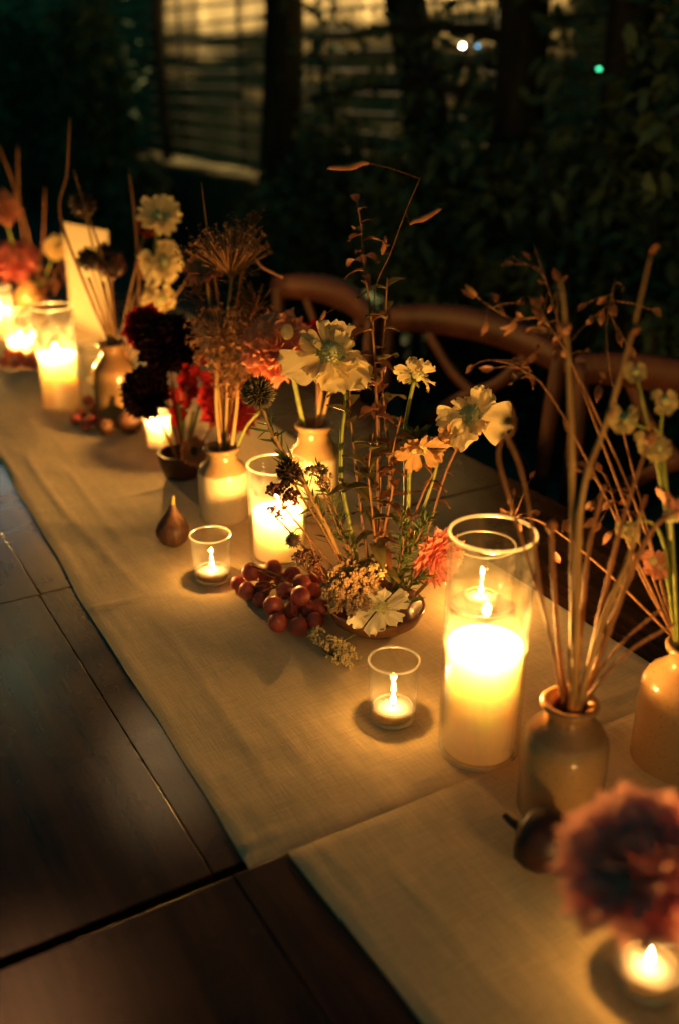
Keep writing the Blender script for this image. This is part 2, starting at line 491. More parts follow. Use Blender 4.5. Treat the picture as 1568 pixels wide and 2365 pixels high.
def wall_lamp(y, z, power, label):
    t = thing('wall_lantern', (XW, y, z), label, 'lantern', 'lanterns on the garden wall')
    mb = MB(); mb.box((XW - 0.02, y - 0.05, z - 0.06), (XW - 0.002, y + 0.05, z + 0.06)); mb.build('backplate', IRON, t, False)
    mb = MB(); mb.lathe([(0.02, 0.12), (0.075, 0.05), (0.08, 0.04), (0.0, 0.045)], (XW - 0.50, y, z), 20); mb.build('hood', IRON, t)
    mb = MB(); mb.tube([(XW - 0.02, y, z + 0.05), (XW - 0.25, y, z + 0.14), (XW - 0.50, y, z + 0.12)], 0.008, 6); mb.build('bracket', IRON, t)
    mb = MB(); mb.ball((XW - 0.50, y, z - 0.01), 0.03); mb.build('bulb', make_emit('lantern_bulb', (1, 0.62, 0.25), 8), t)
    L = bpy.data.lights.new('lantern_light', 'SPOT'); L.energy = power * 5; L.color = (1, 0.70, 0.30); L.shadow_soft_size = 0.03
    L.spot_size = math.radians(33); L.spot_blend = 0.35
    o = bpy.data.objects.new('lantern_light', L); COL.objects.link(o); o.parent = t; o.location = (-0.50, 0, -0.05)
    o.rotation_euler = Vector((0.265, 0, -1)).to_track_quat('-Z', 'Y').to_euler()
for y, pw, lab in ((8.9, 80, 'hooded lantern at the far end of the row on the garden wall'), (8.1, 130, 'hooded lantern second from the far end of the garden wall row'),
                   (7.2, 110, 'hooded lantern third from the far end of the garden wall row'), (6.4, 130, 'hooded lantern third from the near end of the garden wall row'),
                   (5.5, 190, 'hooded lantern second from the near end of the garden wall row'), (4.6, 170, 'hooded lantern at the near end of the row on the garden wall')):
    wall_lamp(y, 3.75, pw * 0.62, lab)

# ------------------------------------------------------------------ trees and shrubs
def tree(px0, px1, X, r, label, nb=5, seed=1):
    q = random.Random(seed)
    a, b = xp(px0[0], px0[1], X), xp(px1[0], px1[1], X)
    d = (a - b) / (a.z - b.z)
    base = b - d * b.z
    t = thing('garden_tree', base, label, 'tree', 'trees in front of the garden wall')
    pts = []
    for i in range(9):
        z = i * 0.45
        pts.append(base + d * z + Vector((0.03 * math.sin(i * 1.3 + seed), 0.03 * math.cos(i * 1.1 + seed), 0)))
    mb = MB(); mb.tube(pts, [r * (1.35 if i == 0 else 1 - 0.05 * i) for i in range(9)], 10); mb.build('trunk', BARK, t)
    cr = MB()
    for k in range(nb):
        h = q.uniform(1.3, 3.4)
        p = base + d * h
        e = Vector((q.uniform(-1, 0.1), q.uniform(-1, 1), q.uniform(0.0, 0.8))).normalized()
        L = q.uniform(0.6, 1.3)
        path = [p + e * (L * u) + Vector((0, 0, -0.25 * L * u * u)) for u in (0, 0.25, 0.5, 0.75, 1)]
        br = MB(); br.tube(path, [r * 0.25, r * 0.05], 5); br.build('limb', BARK, t)
        for j in range(28):
            u = q.uniform(0.3, 1.05)
            c = p + e * (L * u) + Vector((q.gauss(0, 0.13), q.gauss(0, 0.13), q.gauss(-0.2 * u, 0.13)))
            dd = Vector((q.uniform(-1, 1), q.uniform(-1, 1), q.uniform(-1, 0.4)))
            cr.leaf(c, dd, Vector((q.uniform(-1, 1), q.uniform(-1, 1), 0.6)), q.uniform(0.05, 0.10), q.uniform(0.025, 0.05))
    for k in range(250):
        c = base + d * 3.9 + Vector((q.gauss(0, 0.7), q.gauss(0, 0.7), q.gauss(0.5, 0.5)))
        cr.leaf(c, Vector((q.uniform(-1, 1), q.uniform(-1, 1), q.uniform(-1, 0.4))), Vector((0, 0, 1)), 0.1, 0.05)
    cr.build('crown', NIGHTLEAF, t, kind='stuff')
tree((650, 0), (655, 470), 3.05, 0.15, 'thick dark trunk between the bright trellis panel and the crescent of wall', 4, 3)
tree((935, 0), (1000, 430), 2.95, 0.13, 'leaning dark trunk in the middle of the trellis', 5, 5)
tree((1215, 0), (1200, 480), 2.9, 0.13, 'straight dark trunk to the right of the tiny blue light', 6, 8)
tree((365, 0), (385, 450), 3.2, 0.05, 'slim dark trunk left of the bright trellis panel', 5, 12)
tree((1460, 0), (1440, 600), 2.7, 0.10, 'dark trunk at the far right of the garden', 6, 15)

def shrub(c, rad, n, leaf, label, seed):
    q = random.Random(seed)
    t = thing('garden_shrub', Vector((c.x, c.y, 0)), label, 'shrub', 'dark shrubs in front of the garden wall')
    st, cr = MB(), MB()
    for k in range(9):
        a = q.uniform(0, 6.28)
        tip = c + Vector((math.cos(a) * rad.x * 0.7, math.sin(a) * rad.y * 0.7, q.uniform(0.1, 0.8) * rad.z))
        st.tube(smooth_path([Vector((c.x, c.y, 0)), (Vector((c.x, c.y, 0)) + tip) / 2 + rdir() * 0.1, tip], 4), [0.022, 0.006], 5)
    st.build('stems', BARK, t)
    for k in range(n):
        v = Vector((q.gauss(0, 1), q.gauss(0, 1), q.gauss(0, 1))).normalized() * (q.random() ** 0.4)
        s = 1 + 0.35 * noise.noise(v * 2.3 + Vector((seed, 0, 0)))
        p = c + Vector((v.x * rad.x * s, v.y * rad.y * s, v.z * rad.z * s))
        if p.z < 0.02: continue
        d = Vector((q.uniform(-1, 1), q.uniform(-1, 1), q.uniform(-0.9, 0.5)))
        cr.leaf(p, d, Vector((q.uniform(-1, 1), q.uniform(-1, 1), 1)), leaf * q.uniform(0.7, 1.3), leaf * 0.5)
    cr.build('foliage', NIGHTLEAF, t, kind='stuff')
for i, (x, y, X, rx, rz, n, lf, lab) in enumerate((
        (60, 260, 3.0, 0.8, 1.25, 2600, 0.11, 'tallest dark shrub filling the top left of the garden'),
        (210, 250, 2.9, 0.60, 1.2, 2400, 0.10, 'tall dark shrub beside the slim trunk left of the trellis'),
        (320, 480, 2.6, 0.36, 0.42, 1000, 0.09, 'rounded dark shrub under the bright trellis panel'),
        (760, 470, 2.75, 0.42, 0.50, 1500, 0.08, 'rounded dark shrub between the thick and the leaning trunk'),
        (640, 560, 2.5, 0.40, 0.35, 1200, 0.08, 'low dark shrub at the foot of the thick trunk'),
        (960, 520, 2.5, 0.36, 0.42, 1300, 0.08, 'dark shrub at the foot of the leaning trunk'),
        (1130, 510, 2.7, 0.35, 0.36, 1000, 0.08, 'dark shrub behind the middle chair back'),
        (1330, 520, 2.6, 0.36, 0.45, 900, 0.08, 'dark shrub at the right behind the tall dried stems'),
        (1530, 420, 2.6, 0.26, 0.6, 900, 0.08, 'tall dark shrub at the right edge of the garden'))):
    shrub(xp(x, y, X), Vector((rx * 0.6, rx, rz)), n, lf, lab, 40 + i)
bed = MB(); qb = random.Random(3)
for k in range(3600):
    c = Vector((qb.uniform(2.75, 3.45), qb.uniform(2.6, 9.5), qb.uniform(0.02, 0.22)))
    if c.y > 6.3 and c.x > 2.92: continue
    bed.leaf(c, Vector((qb.uniform(-1, 1), qb.uniform(-1, 1), qb.uniform(-0.3, 0.6))), Vector((qb.uniform(-0.6, 0.6), qb.uniform(-0.6, 0.6), 1)), qb.uniform(0.07, 0.13), qb.uniform(0.04, 0.07))
gc = bed.build('ground_cover', NIGHTLEAF, kind='stuff'); gc['label'] = 'low dark ground cover along the foot of the trellis'
def climber(pts, X, n, label, seed):
    q = random.Random(seed)
    path = smooth_path([xp(x, y, X) for x, y in pts], 8)
    t = thing('climbing_plant', Vector((X, path[0].y, 0)), label, 'climber', 'climbing plants on the trellis')
    mb = MB(); mb.tube([Vector((X, path[0].y, 0))] + path, [0.014, 0.005], 5); mb.build('vine', BARK, t)
    cr = MB()
    for k in range(n):
        c = q.choice(path) + Vector((q.gauss(0, 0.05), q.gauss(0, 0.16), q.gauss(0, 0.12)))
        cr.leaf(c, Vector((q.uniform(-1, 1), q.uniform(-1, 1), q.uniform(-1.2, 0.2))), Vector((-1, q.uniform(-1, 1), q.uniform(-0.5, 1))), q.uniform(0.05, 0.11), q.uniform(0.03, 0.06))
    cr.build('foliage', NIGHTLEAF, t, kind='stuff')
climber([(800, 380), (760, 250), (745, 120), (770, 0)], 3.0, 110, 'leafy climber beside the pale crescent of wall', 71)
climber([(1060, 430), (1040, 300), (1080, 180), (1060, 0)], 2.98, 120, 'leafy climber around the bright white light', 72)
climber([(1130, 420), (1150, 280), (1120, 140), (1150, 0)], 2.98, 100, 'leafy climber under the tiny blue light', 73)
climber([(1300, 420), (1280, 260), (1310, 120), (1290, 0)], 2.95, 110, 'leafy climber right of the straight trunk', 74)
climber([(1420, 420), (1400, 300), (1430, 150), (1420, 0)], 2.92, 170, 'leafy climber around the paired green lights', 75)

for x, y, r, c, s, lab in ((1067, 105, 0.008, (1, 0.85, 0.45), 22, 'bright warm white fairy light among the dark leaves'),
                           (1102, 106, 0.006, (0.12, 0.4, 0.65), 2, 'blue fairy light beside the bright white one'),
                           (1428 - 274, 165, 0.007, (0.05, 0.7, 0.32), 2, 'green fairy light under the blue one'),
                           (1382, 160, 0.008, (0.05, 0.7, 0.32), 2.5, 'left one of the green fairy lights at the far right'),
                           (1455, 160, 0.008, (0.05, 0.7, 0.32), 2.5, 'rightmost green fairy light')):
    p = xp(x, y, 2.9)
    t = thing('fairy_light', p, lab, 'fairy light', 'fairy lights in the trees')
    mb = MB(); mb.ball(p, r); mb.build('bulb', make_emit('fairy_bulb', c, s), t)
    mb = MB(); mb.tube([p + Vector((0, 0, r * 0.8)), p + Vector((0, 0, 0.04))], 0.004, 6); mb.build('socket', IRON, t)

# shaded pendants hung over the left side of the tables (above the frame; they are what glints in the varnish)
def mirror_of(x, y, z):                     # where a lamp at height z must hang to glint at this spot of the table
    r = ray(x, y); p = at(x, y, 0.755); r = Vector((r.x, r.y, -r.z))
    return p + r * ((z - p.z) / r.z)
def pendant(spot, z, power, col, cone, label):
    p = mirror_of(spot[0], spot[1], z); goal = at(spot[0], spot[1], 0.755)
    t = thing('pendant_lamp', p, label, 'lamp', 'shaded pendant lamps above the tables')
    ax = (goal - p).normalized()
    x = ax.orthogonal().normalized(); y = ax.cross(x)
    vs = []
    for r, a in ((0.02, -0.09), (0.035, -0.08), (0.075, 0.06), (0.072, 0.06), (0.03, -0.07)):
        vs += [p + ax * a + (x * math.cos(k * 0.2618) + y * math.sin(k * 0.2618)) * r for k in range(24)]
    mb = MB(); mb.add(vs, [(i * 24 + k, i * 24 + (k + 1) % 24, (i + 1) * 24 + (k + 1) % 24, (i + 1) * 24 + k) for i in range(4) for k in range(24)])
    mb.build('shade', IRON, t)
    mb = MB(); mb.ball(p - ax * 0.02, 0.028, 12, 8); mb.build('bulb', make_emit('pendant_glow', col, 4), t)
    mb = MB(); mb.tube([p - ax * 0.09, Vector((p.x - ax.x * 0.12, p.y - ax.y * 0.12, p.z + 0.25)), Vector((p.x - ax.x * 0.12, p.y - ax.y * 0.12, 3.6))], 0.004, 5); mb.build('cable', IRON, t)
    L = bpy.data.lights.new('pendant_light', 'SPOT'); L.energy = power; L.color = col; L.shadow_soft_size = 0.03
    L.spot_size = math.radians(cone); L.spot_blend = 1.0
    o = bpy.data.objects.new('pendant_light', L); COL.objects.link(o); o.parent = t; o.location = ax * 0.03
    o.rotation_euler = ax.to_track_quat('-Z', 'Y').to_euler()
pendant((60, 2410), 2.6, 8, (1, 0.42, 0.15), 8, 'warm shaded pendant hanging nearest over the tables')
pendant((385, 1735), 2.7, 9, (1, 0.6, 0.25), 4, 'dim warm shaded pendant over the middle table')
pendant((20, 1500), 2.9, 1.8, (0.95, 1, 0.5), 6, 'greenish white shaded pendant over the far tables')
pendant((-10, 1120), 3.0, 5, (0.85, 1, 0.95), 3, 'cool white shaded pendant hanging farthest off')

# ------------------------------------------------------------------ chairs
def chair(c, ang, w, label):
    """cross-back chair; local +x is the back, it faces -x; ang turns it about z"""
    t = thing('crossback_chair', Vector((c.x, c.y, 0)), label, 'chair', 'cross back chairs along the far side of the table')
    R = Matrix.Rotation(ang, 3, 'Z')
    def tf(p): return R @ Vector(p) + Vector((c.x, c.y, 0))
    h = w / 2
    def bar(name, pts, r, flat=None, k=5):
        mb = MB(); mb.tube([tf(p) for p in smooth_path(pts, k)], r, 10, flat); return mb.build(name, CHAIR, t)
    rail = [(0.06 - 0.06 * 0, -h, 0.865), (0.0, -h, 0.905)]
    mb = MB()
    n = 20
    vs, fs = [], []
    for i in range(n + 1):                  # bent top rail: a curved band
        u = -1 + 2 * i / n
        x = 0.045 * (1 - u * u); y = u * h
        top = 0.955 - 0.035 * u * u; hh = 0.078 - 0.014 * u * u; th = 0.014
        prof = [(-th, -hh), (-th * 1.1, -hh * 0.5), (-th, -0.008), (-th * 0.5, 0), (th * 0.5, 0), (th, -0.008), (th * 1.1, -hh * 0.5), (th, -hh)]
        vs += [tf((x + a, y, top + b)) for a, b in prof]
    m = 8
    for i in range(n):
        for k in range(m):
            fs.append((i * m + k, i * m + (k + 1) % m, (i + 1) * m + (k + 1) % m, (i + 1) * m + k))
    fs += [tuple(range(m))[::-1], tuple(n * m + k for k in range(m))]
    mb.add(vs, fs); mb.build('top_rail', CHAIR, t)
    for s in (-1, 1):
        bar('back_post', [(0.02, s * (h - 0.02), 0.0), (-0.02, s * (h - 0.022), 0.45), (-0.005, s * (h - 0.02), 0.75), (0.003, s * (h - 0.012), 0.905)], 0.019)
        bar('cross_slat', [(0.012, s * (h - 0.03), 0.52), (0.035, s * 0.06, 0.70), (0.04, -s * 0.08, 0.78), (0.035, -s * (h - 0.10), 0.905)], 0.017, 0.5)
        bar('front_leg', [(-0.42, s * (h - 0.05), 0), (-0.40, s * (h - 0.04), 0.43)], 0.018)
        bar('side_stretcher', [(-0.41, s * (h - 0.045), 0.20), (0.0, s * (h - 0.022), 0.22)], 0.011)
    vs = []
    mb = MB()
    pr = [(-0.43, 0.85), (-0.40, 0.97), (-0.2, 0.98), (0.0, 0.88)]
    ring = [(x, -h * k) for x, k in pr] + [(x, h * k) for x, k in reversed(pr)]
    n = len(ring)
    mb.add([tf((x, y, 0.43)) for x, y in ring] + [tf((x, y, 0.46)) for x, y in ring],
           [tuple(range(n))[::-1], tuple(range(n, 2 * n))] + [(k, (k + 1) % n, n + (k + 1) % n, n + k) for k in range(n)])
    mb.build('seat', CHAIR, t, False)
chair(Vector((1.40, 2.53, 0)), 0.02, 0.56, 'cross back chair behind the allium vase, farthest of the three')
chair(Vector((1.515, 1.985, 0)), math.radians(13), 0.59, 'cross back chair behind the tall bronze foliage, middle of the three')
chair(Vector((1.60, 1.36, 0)), math.radians(6), 0.56, 'cross back chair behind the dried stems, nearest of the three')

# ------------------------------------------------------------------ tables
def table(y0, y1, ztop, label, seed, xoff=0.0):
    t = thing('dining_table', Vector((0.62, (y0 + y1) / 2, 0)), label, 'table', 'dark tables set end to end')
    q = random.Random(seed)
    xs = [-0.12, 0.2815 + xoff, 0.62, 0.955, 1.24]
    for a, b in zip(xs, xs[1:]):
        dz = q.uniform(-0.0006, 0.0006)
        mb = MB(); mb.box((a + 0.0007, y0, ztop - 0.035), (b - 0.0007, y1, ztop + dz)); mb.build('plank', WOOD, t, False, bevel=0.0008)
    mb = MB(); mb.box((-0.05, y0 + 0.05, ztop - 0.12), (1.17, y1 - 0.05, ztop - 0.0365)); mb.build('apron', WOOD, t, False)
    for x in (-0.04, 1.10):
        for y in (y0 + 0.04, y1 - 0.10):
            mb = MB(); mb.box((x, y, 0), (x + 0.06, y + 0.06, ztop - 0.121)); mb.build('leg', WOOD, t, False)
table(-0.02, 0.728, 0.757, 'dark wooden table nearest the camera under the shorter cloth end', 1, 0.014)
table(0.748, 1.437, 0.749, 'dark wooden table carrying the tallest hurricane candle', 2)
table(1.441, 2.14, 0.749, 'dark wooden table carrying the stoneware vase of alliums', 3, 0.003)
table(2.144, 2.85, 0.749, 'dark wooden table carrying the menu card and far candles', 4, -0.004)
table(2.854, 3.6, 0.749, 'dark wooden table at the far end of the row', 5)

# ------------------------------------------------------------------ linen runners
def runner(name, edge, xr, y0, y1, z, label, seed, creases, cross):
    ny = int((y1 - y0) / 0.008); nx = 90
    vs, fs = [], []
    for j in range(ny + 1):
        y = y0 + (y1 - y0) * j / ny
        xl = edge(y)
        for i in range(nx + 1):
            u = i / nx
            x = xl + (xr - xl) * u
            p = Vector((x, y, seed))
            h = 0.0028 + 0.0017 * noise.noise(p * 6) + 0.0012 * noise.noise(p * 19)
            h += 0.0014 * max(0, noise.noise(Vector((x * 60, y * 5, seed + 3))))
            for cx, hh, wd, ya, yb in creases:
                if ya < y < yb:
                    fade = min(1, (y - ya) / 0.06, (yb - y) / 0.06)
                    h += 0.9 * fade * hh * math.exp(-((x - cx - 0.012 * math.sin(y * 5 + cx * 20)) / wd) ** 2)
            for cyy, hh, wd in cross:
                h += 1.6 * hh * math.exp(-((y - cyy - 0.006 * math.sin(x * 9)) / wd) ** 2) * (0.6 + 0.4 * math.sin(x * 23))
            hem = 0.0010 * (1 if (x - xl) < 0.016 or (y - y0) < 0.016 else 0)
            ed = min(1, min(x - xl, xr - x, y - y0, y1 - y) / 0.012)
            vs.append((x, y, z + 0.0008 + max(0.0, (h - 0.0008) * (0.25 + 0.75 * ed)) * 1.0 + hem * 0.5))
    n = nx + 1
    fs = [(j * n + i, j * n + i + 1, (j + 1) * n + i + 1, (j + 1) * n + i) for j in range(ny) for i in range(nx)]
    def skirt(idx, flip):
        b = len(vs)
        for k in idx: vs.append((vs[k][0], vs[k][1], z + 0.0002))
        e = len(vs)
        for k in idx: vs.append(vs[k])
        for a in range(len(idx) - 1):
            q = (e + a, e + a + 1, b + a + 1, b + a)
            fs.append(q if flip else q[::-1])
    skirt([j * n for j in range(ny + 1)], True)
    skirt([j * n + nx for j in range(ny + 1)], False)
    skirt(list(range(n)), False)
    skirt([ny * n + i for i in range(n)], True)
    mb = MB(); mb.add(vs, fs)
    o = mb.build(name, LINEN)
    return tag(o, label, 'table runner', 'linen runners')
def lerp_table(tab):
    def f(y):
        if y <= tab[0][0]: return tab[0][1]
        for (a, b), (c, d) in zip(tab, tab[1:]):
            if y <= c:
                u = (y - a) / (c - a); u = u * u * (3 - 2 * u)
                return b + (d - b) * u
        return tab[-1][1]
    return f
runner('linen_runner', lerp_table([(0.73, 0.316), (0.9, 0.322), (1.05, 0.326), (1.35, 0.331), (1.6, 0.345), (1.84, 0.353), (2.07, 0.364), (2.6, 0.35), (3.5, 0.34)]),
       0.968, 0.734, 3.5, 0.750, 'long cream linen runner under the candles on the far tables', 2.0,
       [(0.42, 0.0022, 0.006, 1.35, 2.1), (0.47, 0.0018, 0.005, 1.5, 1.95), (0.40, 0.0014, 0.008, 0.8, 1.3), (0.58, 0.0012, 0.007, 0.76, 1.25), (0.85, 0.0014, 0.006, 0.8, 1.6), (0.38, 0.0025, 0.006, 1.9, 2.3)],
       [(0.765, 0.0010, 0.004), (1.345, 0.0018, 0.004), (1.75, 0.0016, 0.004), (2.35, 0.002, 0.005)])
runner('linen_runner', lerp_table([(-0.02, 0.37), (0.3, 0.366), (0.5, 0.363), (0.728, 0.357)]), 0.975, -0.02, 0.727, 0.7585,
       'cream linen runner end on the nearest table under the blurred dahlia', 9.0,
       [(0.62, 0.0012, 0.006, 0.3, 0.7), (0.5, 0.001, 0.008, 0.1, 0.6)], [(0.45, 0.0009, 0.005)])
ZC = 0.7535                                 # top of the cloth

# ------------------------------------------------------------------ candles
def light(parent, off, power, rad=0.004):
    L = bpy.data.lights.new('flame_light', 'POINT'); L.energy = power * 1.0; L.color = (1.0, 0.465, 0.10); L.shadow_soft_size = rad
    o = bpy.data.objects.new('flame_light', L); COL.objects.link(o); o.parent = parent; o.location = off
def flame(p, h, parent, r=0.0038):
    mb = MB()
    prof = [(0.0, 0), (0.6, 0.06), (0.95, 0.18), (1.0, 0.28), (0.82, 0.45), (0.55, 0.62), (0.28, 0.80), (0.10, 0.92), (0.0, 1)]
    mb.lathe([(a * r, z * h) for a, z in prof], p, 14); mb.build('flame', FLAME, parent)
def cylinder_glass(c, R, H, th, label, group, name='glass_hurricane', taper=0.0, foot=0.006):
    t = thing(name, c, label, 'glass candle holder', group)
    r0 = R * (1 - taper)
    mb = MB()
    mb.lathe([(0.0, 0.0015), (r0 - 0.004, 0.0015), (r0, 0.006), (R, H)], c, 56)
    mb.build('outer_wall', GLASS, t)
    mb = MB()
    mb.lathe([(R - th, H), (r0 - th, foot + 0.004), (r0 - th - 0.004, foot), (0, foot)], c, 56)
    mb.build('inner_wall', GLASS, t)
    def ring(name, z, rr, rm, m):
        mb = MB(); k = 8
        mb.lathe([(rm + rr * math.cos(2 * math.pi * i / k), z + rr * math.sin(2 * math.pi * i / k)) for i in range(k + 1)], c, 64); mb.build(name, m, t)
    ring('rim', H, th * 0.62, R - th * 0.45, RIM)
    ring('base_rim', 0.0035, 0.0026, r0 - 0.003, RIM)
    return t
def pillar(c, r, h, power, label, fl=0.024, z0=0.0075, lightup=0.018, dp=0.008):
    p = c + Vector((0, 0, z0))
    t = thing('pillar_candle', p, label, 'candle', 'lit pillar candles')
    mb = MB()
    mb.lathe([(0, 0), (r * 0.97, 0), (r, 0.004), (r, h - 0.004), (r * 0.985, h - 0.001), (r * 0.95, h), (r * 0.90, h - 0.002), (r * 0.86, h - dp * 0.6), (r * 0.76, h - dp * 0.93), (r * 0.3, h - dp), (0, h - dp)], p, 40, 0.004)
    mb.build('wax', WAX, t)
    q = p + Vector((0, 0, h - dp))
    mb = MB(); mb.tube([q, q + Vector((0.0003, 0, 0.006)), q + Vector((0.0015, 0.0005, 0.010))], 0.0012, 6); mb.build('wick', WICK, t)
    flame(q + Vector((0.001, 0.0003, 0.006)), fl, t)
    light(t, (0.001, 0.0003, h - dp + lightup), power)
    return t
def tealight(c, power, label, z0=0.0068):
    p = c + Vector((0, 0, z0))
    t = thing('tealight', p, label, 'candle', 'tealights in glass votives')
    r, h = 0.0252, 0.0135
    mb = MB(); mb.lathe([(0, 0), (r, 0), (r, h), (r - 0.0008, h), (r - 0.0008, 0.001), (0, 0.001)], p, 36); mb.build('cup', TIN, t)
    mb = MB(); mb.lathe([(0, 0.0012), (r - 0.001, 0.0012), (r - 0.001, h - 0.003), (0, h - 0.0035)], p, 36); mb.build('wax', WAX, t)
    q = p + Vector((0, 0, h - 0.0035))
    mb = MB(); mb.tube([q, q + Vector((0.0004, 0, 0.007))], 0.0009, 6); mb.build('wick', WICK, t)
    flame(q + Vector((0, 0, 0.005)), 0.019, t, 0.0034)
    light(t, (0, 0, h + 0.019), power, 0.003)

G_H = 'clear glass hurricanes around pillar candles'
G_V = 'small clear glass votives'
B_BIG = at(1103, 1728, ZC)
cylinder_glass(B_BIG, 0.049, 0.29, 0.0032, 'tallest clear glass hurricane, nearest on the cream runner', G_H)
pillar(B_BIG, 0.0445, 0.143, 4.0, 'broad glowing candle inside the tallest glass hurricane')
B_SH = at(1108, 1398, ZC)
cylinder_glass(B_SH, 0.048, 0.105, 0.003, 'short glass holder standing behind the tallest hurricane', G_H)
tealight(B_SH, 0.5, 'tealight in the short glass holder behind the tallest hurricane')
B_MED = at(645, 1285, ZC)
cylinder_glass(B_MED, 0.049, 0.168, 0.003, 'medium glass hurricane behind the red grapes', G_H)
pillar(B_MED, 0.0425, 0.080, 3.2, 'white hot candle inside the medium glass hurricane behind the grapes')
B_FAR = at(146, 938, ZC)
cylinder_glass(B_FAR, 0.049, 0.245, 0.003, 'tall glass hurricane at the left beside the menu card', G_H)
pillar(B_FAR, 0.0455, 0.125, 4.6, 'broad glowing candle inside the glass hurricane at the left')
B_F2 = at(52, 815, ZC)
cylinder_glass(B_F2, 0.042, 0.12, 0.003, 'glass candle holder at the left edge behind the small grapes', G_H)
pillar(B_F2, 0.037, 0.035, 3.2, 'bright low candle at the left behind the small grapes')
B_F3 = at(8, 775, ZC)
cylinder_glass(B_F3, 0.042, 0.15, 0.003, 'glass candle holder cut by the left edge of the photo', G_H)
pillar(B_F3, 0.037, 0.075, 3.0, 'candle cut by the left edge of the photo')
B_SM = at(369, 1032, ZC)
cylinder_glass(B_SM, 0.030, 0.075, 0.0025, 'small frosty glass holder under the dark dahlia', G_V, 'votive_glass')
pillar(B_SM, 0.0268, 0.055, 1.8, 'small glowing candle half hidden by the dark dahlia')
B_FILL = Vector((0.58, 0.14, 0.762))  # candle added out of view as fill light for the dahlia and near cloth
cylinder_glass(B_FILL, 0.049, 0.36, 0.003, 'added unseen glass hurricane around the fill candle beyond the lower right corner', G_H)
pillar(B_FILL, 0.0425, 0.27, 3.6, 'added unseen pillar candle giving fill light to the near dahlia')
for bx, by, R, H, pw, lab, lab2 in ((492, 1337, 0.033, 0.080, 0.18, 'small glass votive beside the upright fig', 'tealight burning beside the upright fig'),
                                  (906, 1657, 0.0325, 0.086, 0.17, 'small glass votive left of the tallest hurricane', 'tealight burning left of the tallest hurricane'),
                                  (1492, 2262, 0.033, 0.075, 0.15, 'blurred glass votive under the near dahlia', 'blurred tealight under the near dahlia')):
    c = at(bx, by, ZC if by < 2000 else 0.762)
    cylinder_glass(c, R, H, 0.0025, lab, G_V, 'votive_glass', 0.10, 0.0065)
    tealight(c, pw, lab2)

# ------------------------------------------------------------------ vases, bowls
def bottle(c, R, H, m, label, rn=0.030):
    t = thing('stoneware_bottle', c, label, 'vase', 'stoneware bottle vases')
    mb = MB()
    prof = [(0, 0), (R * 0.95, 0), (R, 0.004), (R * 1.0, H * 0.62), (R * 0.97, H * 0.68), (R * 0.86, H * 0.745), (R * 0.62, H * 0.81), (rn * 0.86, H * 0.86),
            (rn * 0.80, H * 0.90), (rn * 0.88, H * 0.935), (rn * 1.02, H * 0.96), (rn * 1.04, H * 0.982), (rn * 0.97, H), (rn * 0.80, H * 0.995), (rn * 0.62, H * 0.965), (rn * 0.60, H * 0.88), (R * 0.6, H * 0.7), (R * 0.9, H * 0.6), (R * 0.9, 0.01), (0, 0.008)]
    mb.lathe(prof, c, 48, 0.006); mb.build('body', m, t)
    return c + Vector((0, 0, H - 0.02))
G_B = None
V1 = at(520, 1192, ZC); V1T = bottle(V1, 0.045, 0.138, STONE, 'two tone stoneware bottle holding alliums behind the upright fig', 0.032)
V2 = at(728, 1185, ZC); V2T = bottle(V2, 0.047, 0.178, STONE3, 'taller two tone stoneware bottle behind the rosemary holding the peach dahlia', 0.034)
V3 = at(275, 968, ZC); V3T = bottle(V3, 0.050, 0.185, STONE2, 'ochre stoneware bottle at the left behind the dark dahlias', 0.032)
VA = at(1288, 1865, 0.762); VAT = bottle(VA, 0.046, 0.142, STONE5, 'blurred stoneware bottle of dried stems beside the tallest hurricane', 0.030)
VB = at(1556, 1762, ZC); VBT = bottle(VB, 0.052, 0.165, STONE4, 'stoneware bottle cut by the right edge of the photo', 0.030)

def bowl(name, c, R, H, rb, m, label, cat, th=0.006):
    t = thing(name, c, label, cat)
    mb = MB()
    mb.lathe([(0, 0), (rb, 0), (rb + 0.004, 0.003), (R * 0.9, H * 0.45), (R, H * 0.9), (R, H), (R - th * 0.6, H + 0.001), (R - th, H * 0.95), (R * 0.88 - th, H * 0.5), (rb, th), (0, th)], c, 48, 0.006)
    mb.build('shell', m, t)
    return t
BW = at(868, 1440, ZC)
bowl('shallow_bowl', BW, 0.072, 0.034, 0.045, BOWL, 'shallow glazed brown bowl holding the central flower arrangement', 'bowl')
mb = MB(); mb.lathe([(0, 0.0065), (0.034, 0.0065), (0.034, 0.016), (0, 0.016)], BW, 24)
for k in range(90):
    a, r = k * 2.4, 0.0325 * math.sqrt(k / 90)
    p = BW + Vector((r * math.cos(a), r * math.sin(a), 0.016)); mb.tube([p, p + Vector((0, 0, 0.009))], 0.0006, 4)
tag(mb.build('flower_frog', IRON), 'pin flower frog inside the brown bowl under the stems', 'flower frog')
CP = at(422, 1098, ZC)
bowl('clay_cup', CP, 0.046, 0.052, 0.030, CUP, 'small dark clay cup holding red and dark flowers', 'cup', 0.004)

